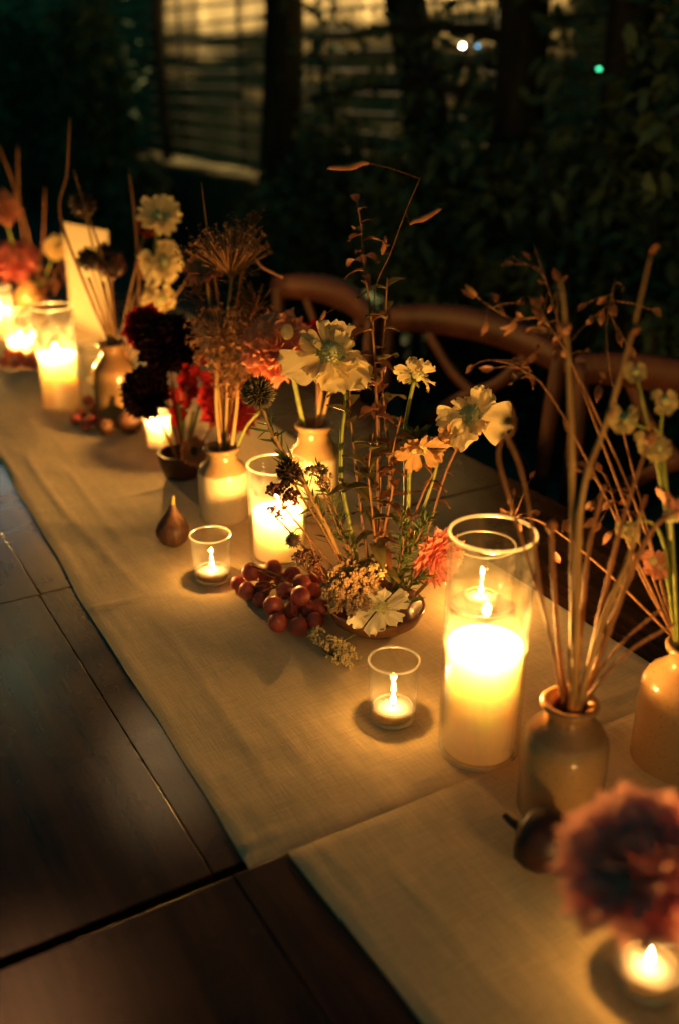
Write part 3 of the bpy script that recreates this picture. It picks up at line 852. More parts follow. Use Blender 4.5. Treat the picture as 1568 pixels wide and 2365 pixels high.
# ------------------------------------------------------------------ petals and flowers
def petal_mesh(key, W, prof, curl, cup, ruf=0.0, notch=0.0, nx=6, ny=7, ph=0.0, twist=0.0):
    mb = MB(); vs = []
    for j in range(ny + 1):
        u = j / ny
        w = W * prof(u)
        for i in range(nx + 1):
            s = -1 + 2 * i / nx
            y = u - notch * u ** 4 * (0.5 + 0.5 * math.cos(s * 11 + ph)) - 0.16 * u ** 5 * s * s
            z = curl * u * u + cup * s * s * w + ruf * u * u * math.sin(s * 6.5 + ph + u * 2) + twist * s * u * w
            vs.append((s * w, y, z))
    n = nx + 1
    mb.add(vs, [(j * n + i, j * n + i + 1, (j + 1) * n + i + 1, (j + 1) * n + i) for j in range(ny) for i in range(nx)])
    return mb.mesh(key)
def with_mat(me, m):
    k = me.copy(); k.materials.clear(); k.materials.append(m); return k
wide = lambda u: 0.16 + 0.84 * math.sin(math.pi * min(1, 0.08 + 0.62 * u)) ** 0.9 * (1 if u < 0.85 else 1 - 1.4 * (u - 0.85))
lance = lambda u: max(0.05, math.sin(math.pi * (0.06 + 0.92 * u) ** 0.9) ** 0.8)
fan = lambda u: (0.16 + 0.84 * math.sin(math.pi / 2 * min(1, u * 1.25)) ** 1.2) * (1 - 0.42 * max(0, (u - 0.75) / 0.25) ** 2)
PM = {}
for i in range(4):
    PM['scab', i] = petal_mesh('ruffled_petal', 0.44, fan, (-0.18, 0.05, -0.35, 0.15)[i], 0.14, 0.085, 0.11, 12, 10, i * 1.7, (-0.3, 0.2, 0.1, -0.15)[i])
    PM['dahlia', i] = petal_mesh('petal', 0.28, lance, (0.18, 0.06, 0.26, -0.08)[i], 0.5, 0.03, 0.03, 4, 5, i)
    PM['daisy', i] = petal_mesh('petal', 0.17, wide, (-0.10, 0.12, -0.25, 0.02)[i], 0.5, 0.03, 0.06, 4, 5, i)
    PM['leaf', i] = petal_mesh('leaf', 0.22, lance, (-0.45, -0.7, -0.25, -0.95)[i], 0.5, 0.03, 0, 4, 7, i)
_pm = {}
def pmesh(kind, i, m):
    k = (kind, i, m.name)
    if k not in _pm: _pm[k] = with_mat(PM[kind, i], m)
    return _pm[k]

def stem(t, path, r, m, n=7, k=5, knots=0):
    pts = smooth_path(path, k); mb = MB()
    if knots:                               # swollen joints and uneven taper of a dried stalk
        N = len(pts) * 4; fine = []
        for i in range(N + 1):
            f = i / N * (len(pts) - 1); a = min(int(f), len(pts) - 2)
            fine.append(pts[a].lerp(pts[a + 1], f - a))
        r0, r1 = (r if hasattr(r, '__len__') else (r, r)); sd = r0 * 977 + path[0].x * 31
        rad = []
        for i in range(N + 1):
            u = i / N; w = (u * knots + 0.3 * math.sin(sd)) % 1.0
            rad.append((r0 + (r1 - r0) * u ** 0.8) * (1 + 0.30 * math.exp(-((w - 0.5) / 0.05) ** 2) + 0.10 * noise.noise(Vector((u * 17, sd, 0)))))
        mb.tube(fine, rad, n)
    else: mb.tube(pts, r, n)
    return mb.build('stem', m, t)
def pxpath(base, pts, d=0.0):
    out = []
    for q in pts:
        out.append(vp(base, q[0], q[1], (q[2] if len(q) > 2 else d)))
    return out
def flower_root(path, name, label, cat, group=None): return thing(name, path[-1], label, cat, group)

def scabiosa_head(t, c, face, R, m, q, n=9, open_=0.0, pin=PIN, pinr=0.27, bias=None):
    """ruffled outer petals round a domed pincushion"""
    face = face.normalized(); o = wloc(t)
    a0 = face.orthogonal().normalized(); b0 = face.cross(a0)
    for layer, (cnt, sc, lift) in enumerate(((n, 1.0, 0.12), (n - 2, 0.72, 0.42))):
        for k in range(cnt):
            a = 2 * math.pi * (k + 0.5 * layer) / cnt + q.uniform(-0.34, 0.34)
            rad = a0 * math.cos(a) + b0 * math.sin(a)
            d = (rad + face * (lift + open_ + q.uniform(-0.5, 0.35))).normalized()
            L = R * sc * q.uniform(0.68, 1.15) * 0.86
            if bias: L *= 1 + 0.25 * rad.dot(bias)
            p = c + rad * (R * 0.14) + face * (0.002 * layer)
            inst('petal', pmesh('scab', q.randrange(4), m), t, basis(p - o, d, face + face.cross(d) * q.uniform(-0.6, 0.6), L * q.uniform(0.85, 1.3), L, L * q.uniform(0.7, 1.7)))
    mb = MB()
    npin = 90
    for k in range(npin):
        z = 1 - 0.95 * k / npin
        a = k * 2.39996; s = math.sqrt(1 - z * z)
        d = (a0 * math.cos(a) + b0 * math.sin(a)) * s + face * (z * 0.75)
        p = c + d * (R * pinr)
        mb.ball(p, R * 0.055, 5, 4)
        if k % 3 == 0: mb.tube([p, p + d * (R * 0.13)], R * 0.012, 4)
    mb.ball(c + face * (R * 0.05), R * pinr * 0.85, 10, 7)
    mb.build('pincushion', pin, t, kind='stuff')
    mb = MB()
    for k in range(8):
        a = 2 * math.pi * k / 8
        rad = a0 * math.cos(a) + b0 * math.sin(a)
        mb.leaf(c - face * (R * 0.14), rad - face * 0.5, -face, R * 0.36, R * 0.13, -0.1)
    mb.build('sepals', GREEN, t)
def dahlia_head(t, c, face, R, m, q, n=80, amax=1.9, wide_=1.0, kind='dahlia', name='petal', core=None):
    face = face.normalized(); o = wloc(t)
    a0 = face.orthogonal().normalized(); b0 = face.cross(a0)
    for k in range(n):
        f = (k + 0.5) / n
        th = 0.35 + (amax - 0.35) * f ** 0.75
        a = k * 2.39996
        rad = a0 * math.cos(a) + b0 * math.sin(a)
        d = (face * math.cos(th) + rad * math.sin(th)).normalized()
        d = (d + Vector((q.gauss(0, 1), q.gauss(0, 1), q.gauss(0, 1))) * 0.07).normalized()
        nrm = (face * math.sin(th) - rad * math.cos(th))
        L = R * (0.30 + 0.42 * min(1, f * 1.5)) * q.uniform(0.9, 1.08)
        p = c + rad * (R * 0.34 * math.sqrt(f)) + face * (R * (0.30 * (1 - f) - 0.12))
        inst(name, pmesh(kind, q.randrange(3), m), t, basis(p - o, d, nrm, L * wide_ * q.uniform(0.9, 1.15), L, L))
    mb = MB(); mb.ball(c - face * (R * 0.30), R * 0.36, 12, 8); mb.build('flower_core', core or m, t)
def daisy_head(t, c, face, R, m, q, n=16, lift=0.1, disc=PIN, layers=1):
    face = face.normalized(); o = wloc(t)
    a0 = face.orthogonal().normalized(); b0 = face.cross(a0)
    for ly in range(layers):
        for k in range(n):
            a = 2 * math.pi * (k + ly * 0.5) / n + q.uniform(-0.08, 0.08)
            rad = a0 * math.cos(a) + b0 * math.sin(a)
            d = (rad + face * (lift + 0.35 * ly + q.uniform(-0.12, 0.12))).normalized()
            L = R * (0.86 - 0.15 * ly) * q.uniform(0.9, 1.08)
            inst('petal', pmesh('daisy', q.randrange(4), m), t, basis(c + rad * (R * 0.12) - o, d, face, L * 1.25, L, L))
    mb = MB()
    for k in range(50):
        z = 1 - k / 50; a = k * 2.39996; s = math.sqrt(1 - z * z)
        mb.ball(c + ((a0 * math.cos(a) + b0 * math.sin(a)) * s + face * z * 0.6) * (R * 0.24), R * 0.045, 5, 4)
    mb.ball(c, R * 0.22, 8, 6); mb.build('disc', disc, t, kind='stuff')
def spiky_head(t, c, R, m, q, n=220, core=0.62, name='spines', flat=1.0):
    mb = MB()
    for k in range(n):
        z = 1 - 2 * (k + 0.5) / n; a = k * 2.39996; s = math.sqrt(1 - z * z)
        d = (Vector((s * math.cos(a), s * math.sin(a), z)) + Vector((q.gauss(0, 1), q.gauss(0, 1), q.gauss(0, 1))) * 0.07).normalized()
        L = R * q.uniform(0.9, 1.06)
        mb.tube([c + d * (R * core * 0.9), c + d * (L * 0.85), c + d * L], [R * 0.055, R * 0.04, R * 0.008], 4)
    mb.build(name, m, t, kind='stuff')
    mb = MB(); mb.ball(c, R * core, 14, 9); mb.build('head', DARKHEAD, t)
def allium_head(t, c, R, m, q, n=130, up=-1.0, fl=0.085):
    mb, fb = MB(), MB()
    for k in range(n):
        z = 1 - (1 - up) * (k + 0.5) / n; a = k * 2.39996; s = math.sqrt(max(0, 1 - z * z))
        d = (Vector((s * math.cos(a), s * math.sin(a), z)) + rdir() * 0.16).normalized()
        L = R * q.uniform(0.68, 1.0)
        e = c + d * L
        mb.tube([c + d * (R * 0.04), c + d * (L * 0.5) + rdir() * R * 0.02, e], R * 0.0095, 4, cap=False)
        x = d.orthogonal().normalized(); y = d.cross(x)
        for j in range(5):
            b = 2 * math.pi * j / 5 + k
            r = x * math.cos(b) + y * math.sin(b)
            fb.leaf(e, r + d * 0.55, d, R * fl * 1.5, R * fl * 0.6, -0.2)
        fb.ball(e + d * (R * 0.02), R * 0.022, 5, 4)
    mb.ball(c, R * 0.05, 8, 6)
    mb.build('rays', m, t, kind='stuff'); fb.build('florets', m, t, kind='stuff')
def yarrow_head(t, c, face, R, m, q, n=420, h=0.45, fr=0.05, name='florets', sx=1.0, axis=None):
    face = face.normalized()
    a0 = (axis - face * axis.dot(face)).normalized() if axis else face.orthogonal().normalized()
    b0 = face.cross(a0)
    mb = MB()
    K = max(5, n // 22); sp = 0.95 / math.sqrt(K)
    for k in range(n):
        r = math.sqrt((k % K + 0.5) / K) * 0.88; a = (k % K) * 2.39996 + 0.6 * math.sin(k % K * 5.1)
        lr = math.sqrt(q.random()); la = q.uniform(0, 6.283)
        x, y = (r * math.cos(a) + lr * sp * math.cos(la)) * sx, r * math.sin(a) + lr * sp * math.sin(la)
        z = h * (1 - r * r) + sp * 0.75 * (1 - lr * lr) + 0.14 * math.sin(k % K * 7.7)
        p = c + (a0 * x + b0 * y) * R + face * (z * R) + rdir() * R * 0.04
        s = R * fr * q.uniform(0.7, 1.25)
        mb.ball(p, s, 5, 4)
        if k % 2: mb.leaf(p, rdir(), face, s * 2.4, s * 1.5)
    mb.build(name, m, t, kind='stuff')
    sb = MB()
    for k in range(16):
        a = k * 2.39996; r = 0.75 * math.sqrt(k / 16)
        sb.tube([c - face * (R * 0.75), c + (a0 * math.cos(a) * sx + b0 * math.sin(a)) * (R * r)], [R * 0.03, R * 0.015], 4)
    sb.build('branchlets', BROWN, t)
def needles(t, path, m, q, L, n, w=0.0028, spread=0.9, lo=0.0, hi=1.0):
    mb = MB(); path = smooth_path(path, 8)
    for k in range(n):
        f = lo + (hi - lo) * (k + q.random()) / n
        i = min(len(path) - 2, int(f * (len(path) - 1)))
        tdir = (path[i] - path[i + 1]).normalized()      # towards the tip (paths run tip to base)
        p = path[i].lerp(path[i + 1], q.random())
        d = (tdir * 0.75 + rdir() * spread).normalized()
        mb.leaf(p, d, rdir(), L * q.uniform(0.6, 1.15), w, 0.12)
    return mb.build('needle_leaves', m, t, kind='stuff')
def leaves(t, path, m, q, L, n, lo=0.0, hi=1.0, side=None, name='leaf', wide_=1.0):
    path = smooth_path(path, 8); o = wloc(t)
    for k in range(n):
        f = lo + (hi - lo) * (k + 0.5) / n
        i = min(len(path) - 2, int(f * (len(path) - 1)))
        tdir = (path[i] - path[i + 1]).normalized()
        p = path[i].lerp(path[i + 1], q.random())
        a = k * 2.1 + q.uniform(-0.9, 0.9)
        x = tdir.orthogonal().normalized(); y = tdir.cross(x)
        rad = x * math.cos(a) + y * math.sin(a)
        d = (rad + tdir * q.uniform(0.3, 1.0)).normalized()
        if q.random() < 0.12: continue
        l = L * q.uniform(0.45, 1.3) * (0.65 + 0.35 * min(1, f * 4))
        inst(name, pmesh('leaf', q.randrange(4), m), t, basis(p - o, d, tdir, l * wide_, l, l))

TOCAM = -FW
# ---- central arrangement in the brown bowl
BC = BW + Vector((0, 0, 0.012))
q = random.Random(5)
G_S = 'cream scabiosas'
p = pxpath(BC, [(770, 835, 0.0), (797, 900, 0.005), (788, 1000), (787, 1100), (800, 1180), (822, 1280), (850, 1420)])
t = flower_root(p, 'scabiosa', 'largest cream scabiosa above the tall bottle on a bright green stem', 'flower', G_S)
stem(t, p, 0.0029, GREEN)
scabiosa_head(t, vp(BC, 764, 818, -0.012), TOCAM + UP * 0.55 + RT * 0.3, 0.062, CREAM, q, 12, -0.05, bias=(-RT - UP * 0.7).normalized() * 0.5)
p = pxpath(BC, [(1080, 968, -0.005), (1058, 985), (1026, 1030), (1010, 1065), (1000, 1106), (974, 1183), (950, 1260), (905, 1420)])
t = flower_root(p, 'scabiosa', 'cream scabiosa on the right facing the camera over dark background', 'flower', G_S)
stem(t, p, 0.0021, GREEN)
scabiosa_head(t, vp(BC, 1085, 960, -0.012), TOCAM + UP * 0.35 + RT * -0.25, 0.050, CREAM, q, 8, -0.12, pinr=0.27, bias=(RT - UP).normalized() * 0.7)
p = pxpath(BC, [(955, 880, 0.02), (948, 910), (940, 950), (934, 1000), (935, 1150), (925, 1300), (890, 1420)], 0.02)
t = flower_root(p, 'scabiosa', 'small cream scabiosa seen from below over the apricot flower', 'flower', G_S)
stem(t, p, 0.0028, GREEN)
scabiosa_head(t, vp(BC, 960, 868, 0.02), UP + RT * 0.45 - TOCAM * 0.15, 0.037, CREAM, q, 7, 0.1, pinr=0.3)
p = pxpath(BC, [(955, 1030, 0.0), (945, 1090), (940, 1200), (915, 1330), (885, 1420)])
t = flower_root(p, 'cosmos', 'apricot flower drooping under the small cream scabiosa', 'flower')
stem(t, p, 0.0026, GREEN)
scabiosa_head(t, vp(BC, 965, 1030, -0.01), TOCAM * 0.25 - UP * 0.85 + RT * 0.1, 0.052, TAN, q, 8, 0.15, pinr=0.22)
mb = MB(); c = vp(BC, 958, 1015, -0.005)
for k in range(9): mb.leaf(c, RT * math.cos(k * 0.7) + TOCAM * math.sin(k * 0.7) + UP * q.uniform(0.5, 1.1), TOCAM, 0.030, 0.008, -0.15)
mb.build('sepals', LEAFG, t)
p = pxpath(BC, [(1062, 1005, 0.01), (1057, 1028), (1033, 1080), (1015, 1132), (995, 1201), (960, 1300), (905, 1420)])
t = flower_root(p, 'dried_stalk', 'thin brown stalk crossing behind the right scabiosa', 'stem')
stem(t, p, 0.0016, BROWN); leaves(t, p, LEAFR, q, 0.018, 6, 0.2, 0.6)

G_F = 'bronze leaved foliage spikes'
for i, (pts, n, L, d, lab) in enumerate((
        ([(822, 458), (832, 520), (838, 600), (850, 690), (862, 800), (868, 920), (870, 1050), (872, 1180), (880, 1300), (880, 1420)], 45, 0.039, 0.0, 'tallest bronze leaved foliage spike rising from the brown bowl'),
        ([(893, 640), (888, 740), (880, 860), (890, 980), (898, 1080), (892, 1230), (880, 1420)], 24, 0.039, 0.015, 'bronze leaved spike just right of the tallest one'),
        ([(806, 880), (808, 960), (818, 1060), (832, 1180), (850, 1300), (862, 1420)], 21, 0.039, -0.005, 'shorter bronze leaved spike behind the bright green stem'),
        ([(925, 960), (905, 1050), (905, 1130), (880, 1260), (872, 1420)], 16, 0.039, -0.02, 'bronze leaved spike below the apricot flower'),
        ([(860, 1000), (850, 1090), (858, 1180), (868, 1290), (868, 1420)], 18, 0.042, -0.03, 'low bronze leaved spike in the middle of the bowl'),
        ([(1010, 1075), (975, 1140), (945, 1230), (900, 1420)], 11, 0.034, 0.0, 'bronze leaved spike leaning towards the right scabiosa'))):
    p = pxpath(BC, pts, d)
    t = flower_root(p, 'foliage_spike', lab, 'foliage', G_F)
    stem(t, p, [0.0010, 0.0024], BROWN)
    leaves(t, p, LEAFO if i in (1, 2, 4) else LEAFR, q, L * 0.9, int(n * 1.15), 0.01, 0.92, wide_=1.15)
G_R = 'rosemary sprigs'
for pts, n, lab, d, L in (([(990, 1190), (965, 1240), (940, 1290), (915, 1350), (885, 1420)], 150, 'bright rosemary sprig at the right of the brown bowl', -0.02, 0.020),
                    ([(925, 1190), (930, 1250), (918, 1320), (885, 1420)], 130, 'upright rosemary sprig beside the pink dahlia', -0.03, 0.020),
                    ([(735, 1075), (760, 1140), (790, 1220), (820, 1320), (850, 1420)], 150, 'dark rosemary sprig left of the bright green stem', -0.01, 0.020),
                    ([(975, 1330), (945, 1350), (915, 1390), (885, 1425)], 90, 'low rosemary sprig spilling to the right of the bowl', -0.04, 0.020)):
    p = pxpath(BC, pts, d)
    t = flower_root(p, 'rosemary_sprig', lab, 'herb sprig', G_R)
    stem(t, p, [0.0012, 0.002], BROWN); needles(t, p, LEAFG, q, L, n, 0.0030, 0.75, 0.0, 0.9)
p = pxpath(BC, [(600, 925, 0.0), (612, 955), (645, 1030), (690, 1095), (720, 1150), (765, 1240), (800, 1330), (840, 1425)], -0.01)
t = flower_root(p, 'globe_thistle', 'large pale globe thistle on a thick stem leaning left', 'flower', 'globe thistles')
stem(t, p, [0.0028, 0.0040], STRAW); spiky_head(t, vp(BC, 597, 906, -0.01), 0.0245, THISTLE, q, 330)
needles(t, p, LEAFG, q, 0.034, 70, 0.0042, 0.9, 0.12, 0.75)
p = pxpath(BC, [(670, 1095, -0.03), (700, 1150), (750, 1230), (800, 1330), (840, 1425)], -0.03)
t = flower_root(p, 'globe_thistle', 'dark globe thistle in front of the medium hurricane', 'flower', 'globe thistles')
stem(t, p, 0.0016, BROWN); spiky_head(t, vp(BC, 668, 1090, -0.03), 0.020, DARKHEAD, q, 230)
p = pxpath(BC, [(678, 1232, -0.05), (688, 1220), (703, 1226), (718, 1258), (735, 1300), (755, 1335), (835, 1425)], -0.05)
t = flower_root(p, 'spiky_seed_head', 'small nodding spiky seed head against the white hot candle', 'seed head')
stem(t, p, 0.0009, BROWN); spiky_head(t, vp(BC, 677, 1247, -0.05), 0.0135, DARKHEAD, q, 70, 0.68)
G_Y = 'dried flower clusters'
for cx, cy_, R, m, n, h, fr, face, d, lab in (
        (655, 1150, 0.024, BERRY, 110, 0.5, 0.11, UP + TOCAM * 0.5, -0.04, 'shiny brown berry cluster in front of the medium hurricane'),
        (637, 1185, 0.012, BERRY, 50, 0.5, 0.14, UP + TOCAM, -0.045, 'small shiny berry cluster glowing at the candle edge'),
        (738, 1102, 0.020, YARROWD, 130, 0.5, 0.09, UP + TOCAM * 0.8, -0.02, 'brown dried cluster beside the dark globe thistle'),
        (712, 1300, 0.022, BERRY, 120, 0.5, 0.10, UP + TOCAM * 0.6, -0.05, 'dark berry cluster just above the grapes')):
    c = vp(BC, cx, cy_, d)
    p = [c - face.normalized() * R * 0.5, c.lerp(BC, 0.5) - Vector((0, 0, 0.01)), BC + Vector((-0.01, 0, 0.005))]
    t = flower_root(p, 'berry_cluster' if m is BERRY else 'dried_flower', lab, 'dried flower', G_Y)
    stem(t, p, 0.0013, BROWN); yarrow_head(t, c, face, R, m, q, n, h, fr, 'berries' if m is BERRY else 'florets')
c = vp(BC, 812, 1362, -0.055)
p = [c, c.lerp(BC, 0.6), BC + Vector((0, 0, 0.006))]
t = flower_root(p, 'yarrow', 'broad brown yarrow dome leaning over the bowl beside the grapes', 'flower', 'yarrow heads')
stem(t, p, 0.002, BROWN); yarrow_head(t, c, TOCAM * 0.9 + UP * 0.5 - RT * 0.15, 0.045, YARROWD, q, 1300, 0.45, 0.052)
c = vp(BC, 868, 1322, -0.05)
p = [c, c.lerp(BC, 0.6), BC + Vector((0.004, 0, 0.006))]
t = flower_root(p, 'yarrow', 'small golden yarrow head right of the broad brown dome', 'flower', 'yarrow heads')
stem(t, p, 0.0015, BROWN); yarrow_head(t, c, TOCAM * 0.8 + UP, 0.015, YARROW, q, 150, 0.5, 0.12)
c = at(768, 1500, ZC + 0.012)
t = thing('yarrow', c - Vector((0, 0, 0.012)), 'golden yarrow sprig lying on the cloth in front of the bowl', 'flower', 'yarrow heads')
ax = (at(835, 1530) - at(705, 1465)).normalized()
yarrow_head(t, c, Vector((0, 0, 1)) + TOCAM * 0.35, 0.023, YARROW, q, 380, 0.45, 0.085, sx=2.1, axis=ax)
stem(t, [c + Vector((0, 0, -0.004)), at(800, 1475, ZC + 0.01), at(840, 1455, ZC + 0.02)], 0.0015, GREEN)
c = vp(BC, 878, 1400, -0.075)
p = [c + Vector((0, 0, 0.008)), vp(BC, 880, 1370, -0.04), BC + Vector((0.003, -0.005, 0.006))]
t = flower_root(p, 'scabiosa', 'crumpled white scabiosa hanging over the front of the brown bowl', 'flower', G_S)
stem(t, p, 0.002, GREEN); scabiosa_head(t, c, TOCAM * 0.75 - UP * 0.35 + RT * 0.15, 0.050, WHITE, q, 8, -0.3, pinr=0.14, bias=(-UP + RT * 0.2).normalized())
mb = MB(); mb.leaf(vp(BC, 930, 1392, -0.07), RT + UP * 0.15, UP + TOCAM, 0.032, 0.008, -0.15); mb.build('leaf', GREEN, t)
c = vp(BC, 1012, 1290, 0.0)
p = [c, vp(BC, 985, 1345, -0.01), vp(BC, 900, 1425, -0.01)]
t = flower_root(p, 'dahlia', 'salmon pink dahlia half behind the tallest hurricane', 'flower', 'dahlias')
stem(t, p, 0.0028, BROWN); dahlia_head(t, c, TOCAM * 0.55 - UP * 0.25 + RT * 0.45, 0.046, PINK, q, 95, 1.9, 1.15)

# ---- oat grass over the arrangement
q = random.Random(8)
p = pxpath(BC, [(970, 408), (935, 490), (900, 585), (866, 668), (862, 800), (875, 1000), (885, 1420)], 0.01)
t = flower_root(p, 'oat_grass', 'thin grass stalk with papery seed husks above the arrangement', 'grass')
stem(t, p, [0.0004, 0.0011], BROWN, 5)
mb = MB()
for a, b in (((968, 412), (850, 376)), ((935, 490), (945, 518)), ((900, 590), (890, 586)), ((866, 668), (745, 728))):
    mb.tube(smooth_path([vp(BC, a[0], a[1], 0.01), vp(BC, (a[0] + b[0]) / 2, (a[1] + b[1]) / 2 - 3, 0.01), vp(BC, b[0], b[1], 0.01)], 4), 0.00018, 4)
mb.build('stalklets', BROWN, t)
for a, b, w in (((851, 377), (755, 391), 0.0085), ((944, 518), (1019, 483), 0.0085), ((882, 588), (890, 545), 0.008), ((738, 745), (752, 718), 0.008)):
    A, B = vp(BC, a[0], a[1], 0.01), vp(BC, b[0], b[1], 0.01)
    mb = MB()
    mb.tube([A.lerp(B, u) + UP * (0.002 * math.sin(u * 9)) for u in (0, 0.15, 0.4, 0.7, 0.92, 1)], [w * 0.15, w * 0.42, w * 0.5, w * 0.42, w * 0.30, w * 0.05], 7, 0.6)
    mb.leaf(A.lerp(B, 0.75), A - B + UP * 0.005, UP + TOCAM, (B - A).length * 0.3, w * 0.5, 0.2)
    mb.build('seed_husk', SEED, t)

# ---- ochre bottle: peach dahlia and its neighbours
q = random.Random(21)
p = pxpath(V2, [(668, 830), (685, 905), (698, 965), (712, 1010)])
t = flower_root(p, 'dahlia', 'peach dahlia behind the largest cream scabiosa', 'flower', 'dahlias')
stem(t, p, 0.0035, GREEN); dahlia_head(t, vp(V2, 640, 800, -0.06), TOCAM + UP * 0.15 - RT * 0.25, 0.070, PEACH, q, 95, 1.85, 1.1)
p = pxpath(V2, [(725, 800), (735, 900), (728, 1010)], 0.02)
t = flower_root(p, 'dahlia', 'crimson dahlia peeping out between peach dahlia and cream scabiosa', 'flower', 'dahlias')
stem(t, p, 0.003, BROWN); dahlia_head(t, vp(V2, 728, 785, 0.02), TOCAM + UP * 0.4, 0.042, CRIMSON, q, 60)
for (a, b, lab) in (((765, 890), (735, 1010), 'straw stem leaning right in the tall bottle'), ((745, 890), (728, 1010), 'upright straw stem in the tall bottle')):
    p = pxpath(V2, [a, ((a[0] + b[0]) / 2, (a[1] + b[1]) / 2), b])
    t = flower_root(p, 'cut_stalk', lab, 'stem'); stem(t, p, [0.0030, 0.0034], STRAW)
    mb = MB(); mb.leaf(p[0], p[0] - p[1], TOCAM, 0.03, 0.008); mb.build('leaf', LEAFR, t)
p = pxpath(V2, [(650, 770, -0.01), (672, 830), (700, 960), (715, 1010)], -0.01)
t = flower_root(p, 'sweet_pea', 'two pale buds beside the peach dahlia', 'flower')
stem(t, p, 0.0016, GREEN)
for x, y in ((664, 766), (708, 786)):
    mb = MB(); mb.ball(vp(BC, x, y, 0.0), 0.009, 10, 7, (1, 0.8, 1.15)); mb.build('bud', CREAM, t)

# ---- two tone bottle: alliums
q = random.Random(31)
for pts, R, n, up, m, lab, sr in (
        ([(512, 780), (502, 860), (500, 940), (512, 1060)], 0.062, 190, -1.0, ALLIUM, 'largest dried allium globe above the two tone bottle', 0.0034),
        ([(548, 868), (547, 940), (532, 1060)], 0.045, 120, -1.0, ALLIUM, 'lower dried allium globe behind the globe thistle', 0.0034),
        ([(535, 640), (525, 760), (525, 900), (522, 1060)], 0.092, 120, 0.55, ALLIUM, 'upright fan of dried allium rays above the globes', 0.0030)):
    p = pxpath(V1, pts, 0.0 if up < 0 else 0.02)
    t = flower_root(p, 'allium', lab, 'flower', 'dried alliums')
    stem(t, p, sr, STRAW); allium_head(t, p[0], R, m, q, n, up, 0.085 if up < 0 else 0.05)
p = pxpath(V1, [(475, 625), (490, 740), (505, 900), (518, 1060)], 0.03)
t = flower_root(p, 'aster', 'dusty pink aster left above the allium globe', 'flower')
stem(t, p, 0.0024, STRAW); daisy_head(t, p[0], TOCAM + UP * 0.6 - RT * 0.2, 0.042, MAUVE, q, 17, 0.25, MAUVE, 2)
p = pxpath(V1, [(466, 420), (478, 520), (492, 610), (510, 760), (520, 1060)], 0.03)
t = flower_root(p, 'dried_stalk', 'tall thin stalk rising behind the allium fan', 'stem')
stem(t, p, [0.0010, 0.0035], BROWN)
p = pxpath(V1, [(600, 950), (570, 985), (545, 1040)])
t = flower_root(p, 'cut_stalk', 'short green stem leaning right out of the two tone bottle', 'stem'); stem(t, p, 0.0022, GREEN)
p = pxpath(V1, [(655, 640, 0.1), (610, 618, 0.1), (570, 595, 0.1), (535, 800, 0.06), (525, 1060, 0.0)])
t = flower_root(p, 'dried_stalk', 'bent brown stalk pointing towards the farthest chair', 'stem'); stem(t, p, [0.003, 0.0022], BROWN)
q2 = random.Random(4)
for k, (x, y, dx) in enumerate(((440, 610, 0), (575, 520, 1), (470, 560, 0), (600, 690, 1))):
    p = pxpath(V1, [(x, y), ((x + 520) / 2, (y + 900) / 2), (520, 1050)], 0.05)
    t = flower_root(p, 'smoke_grass', ('airy grass plume left of the aster', 'airy grass plume above the allium fan', 'airy grass plume between aster and fan', 'airy grass plume right of the allium globe')[k], 'grass', 'airy grass plumes')
    stem(t, p, [0.0005, 0.0014], BROWN, 5)
    mb = MB()
    for j in range(90):
        f = q2.random() ** 0.7 * 0.45
        a = p[0].lerp(p[1], f * 1.6)
        e = a + rdir() * 0.035 + Vector((0, 0, 0.02))
        mb.tube([a, e], 0.0003, 3, cap=False); mb.ball(e, 0.0014, 5, 4)
    mb.build('plume', SEED, t, kind='stuff')

# ---- dark cup: wine dahlias, red gladiolus, brown daisy
q = random.Random(41)
p = pxpath(CP, [(340, 900), (375, 980), (412, 1060)], -0.03)
t = flower_root(p, 'dahlia', 'near black dahlia in front of the small glowing candle', 'flower', 'dahlias')
stem(t, p, 0.0028, BROWN); dahlia_head(t, vp(CP, 335, 905, -0.03), TOCAM * 1.0 - RT * 0.4, 0.057, WINE, q, 130, 1.9, 0.9)
p = pxpath(CP, [(385, 790), (405, 930), (425, 1065)], 0.0)
t = flower_root(p, 'dahlia', 'near black dahlia above the other dark one', 'flower', 'dahlias')
stem(t, p, 0.0028, BROWN); dahlia_head(t, vp(CP, 385, 790, 0.0), TOCAM + UP * 0.3, 0.066, WINE, q, 130, 1.9, 0.9)
p = pxpath(CP, [(330, 745), (380, 900), (422, 1065)], 0.06)
t = flower_root(p, 'dahlia', 'dull crimson dahlia left behind the near black ones', 'flower', 'dahlias')
stem(t, p, 0.0026, BROWN); dahlia_head(t, vp(CP, 332, 755, 0.06), TOCAM - RT * 0.3, 0.050, CRIMSON, q, 70)
p = pxpath(CP, [(545, 915), (480, 1000), (435, 1065)], 0.06)
t = flower_root(p, 'dahlia', 'deep crimson dahlia behind the stems of the two tone bottle', 'flower', 'dahlias')
stem(t, p, 0.0026, BROWN); dahlia_head(t, vp(CP, 535, 925, 0.10), TOCAM + RT * 0.2, 0.075, CRIMSON, q, 90)
p = pxpath(CP, [(440, 830), (432, 900), (425, 980), (422, 1065)], 0.01)
t = flower_root(p, 'gladiolus', 'bright red gladiolus spike lit from behind', 'flower')
stem(t, p, 0.003, GREEN)
o = wloc(t)
for k in range(26):
    f = k / 26
    c = p[0].lerp(p[2], f) + rdir() * 0.014
    d = (UP * 0.8 + rdir() * 0.9).normalized()
    L = 0.036 * q.uniform(0.8, 1.2)
    inst('petal', pmesh('scab', q.randrange(4), RED), t, basis(c - o, d, TOCAM, L * 0.8, L, L))
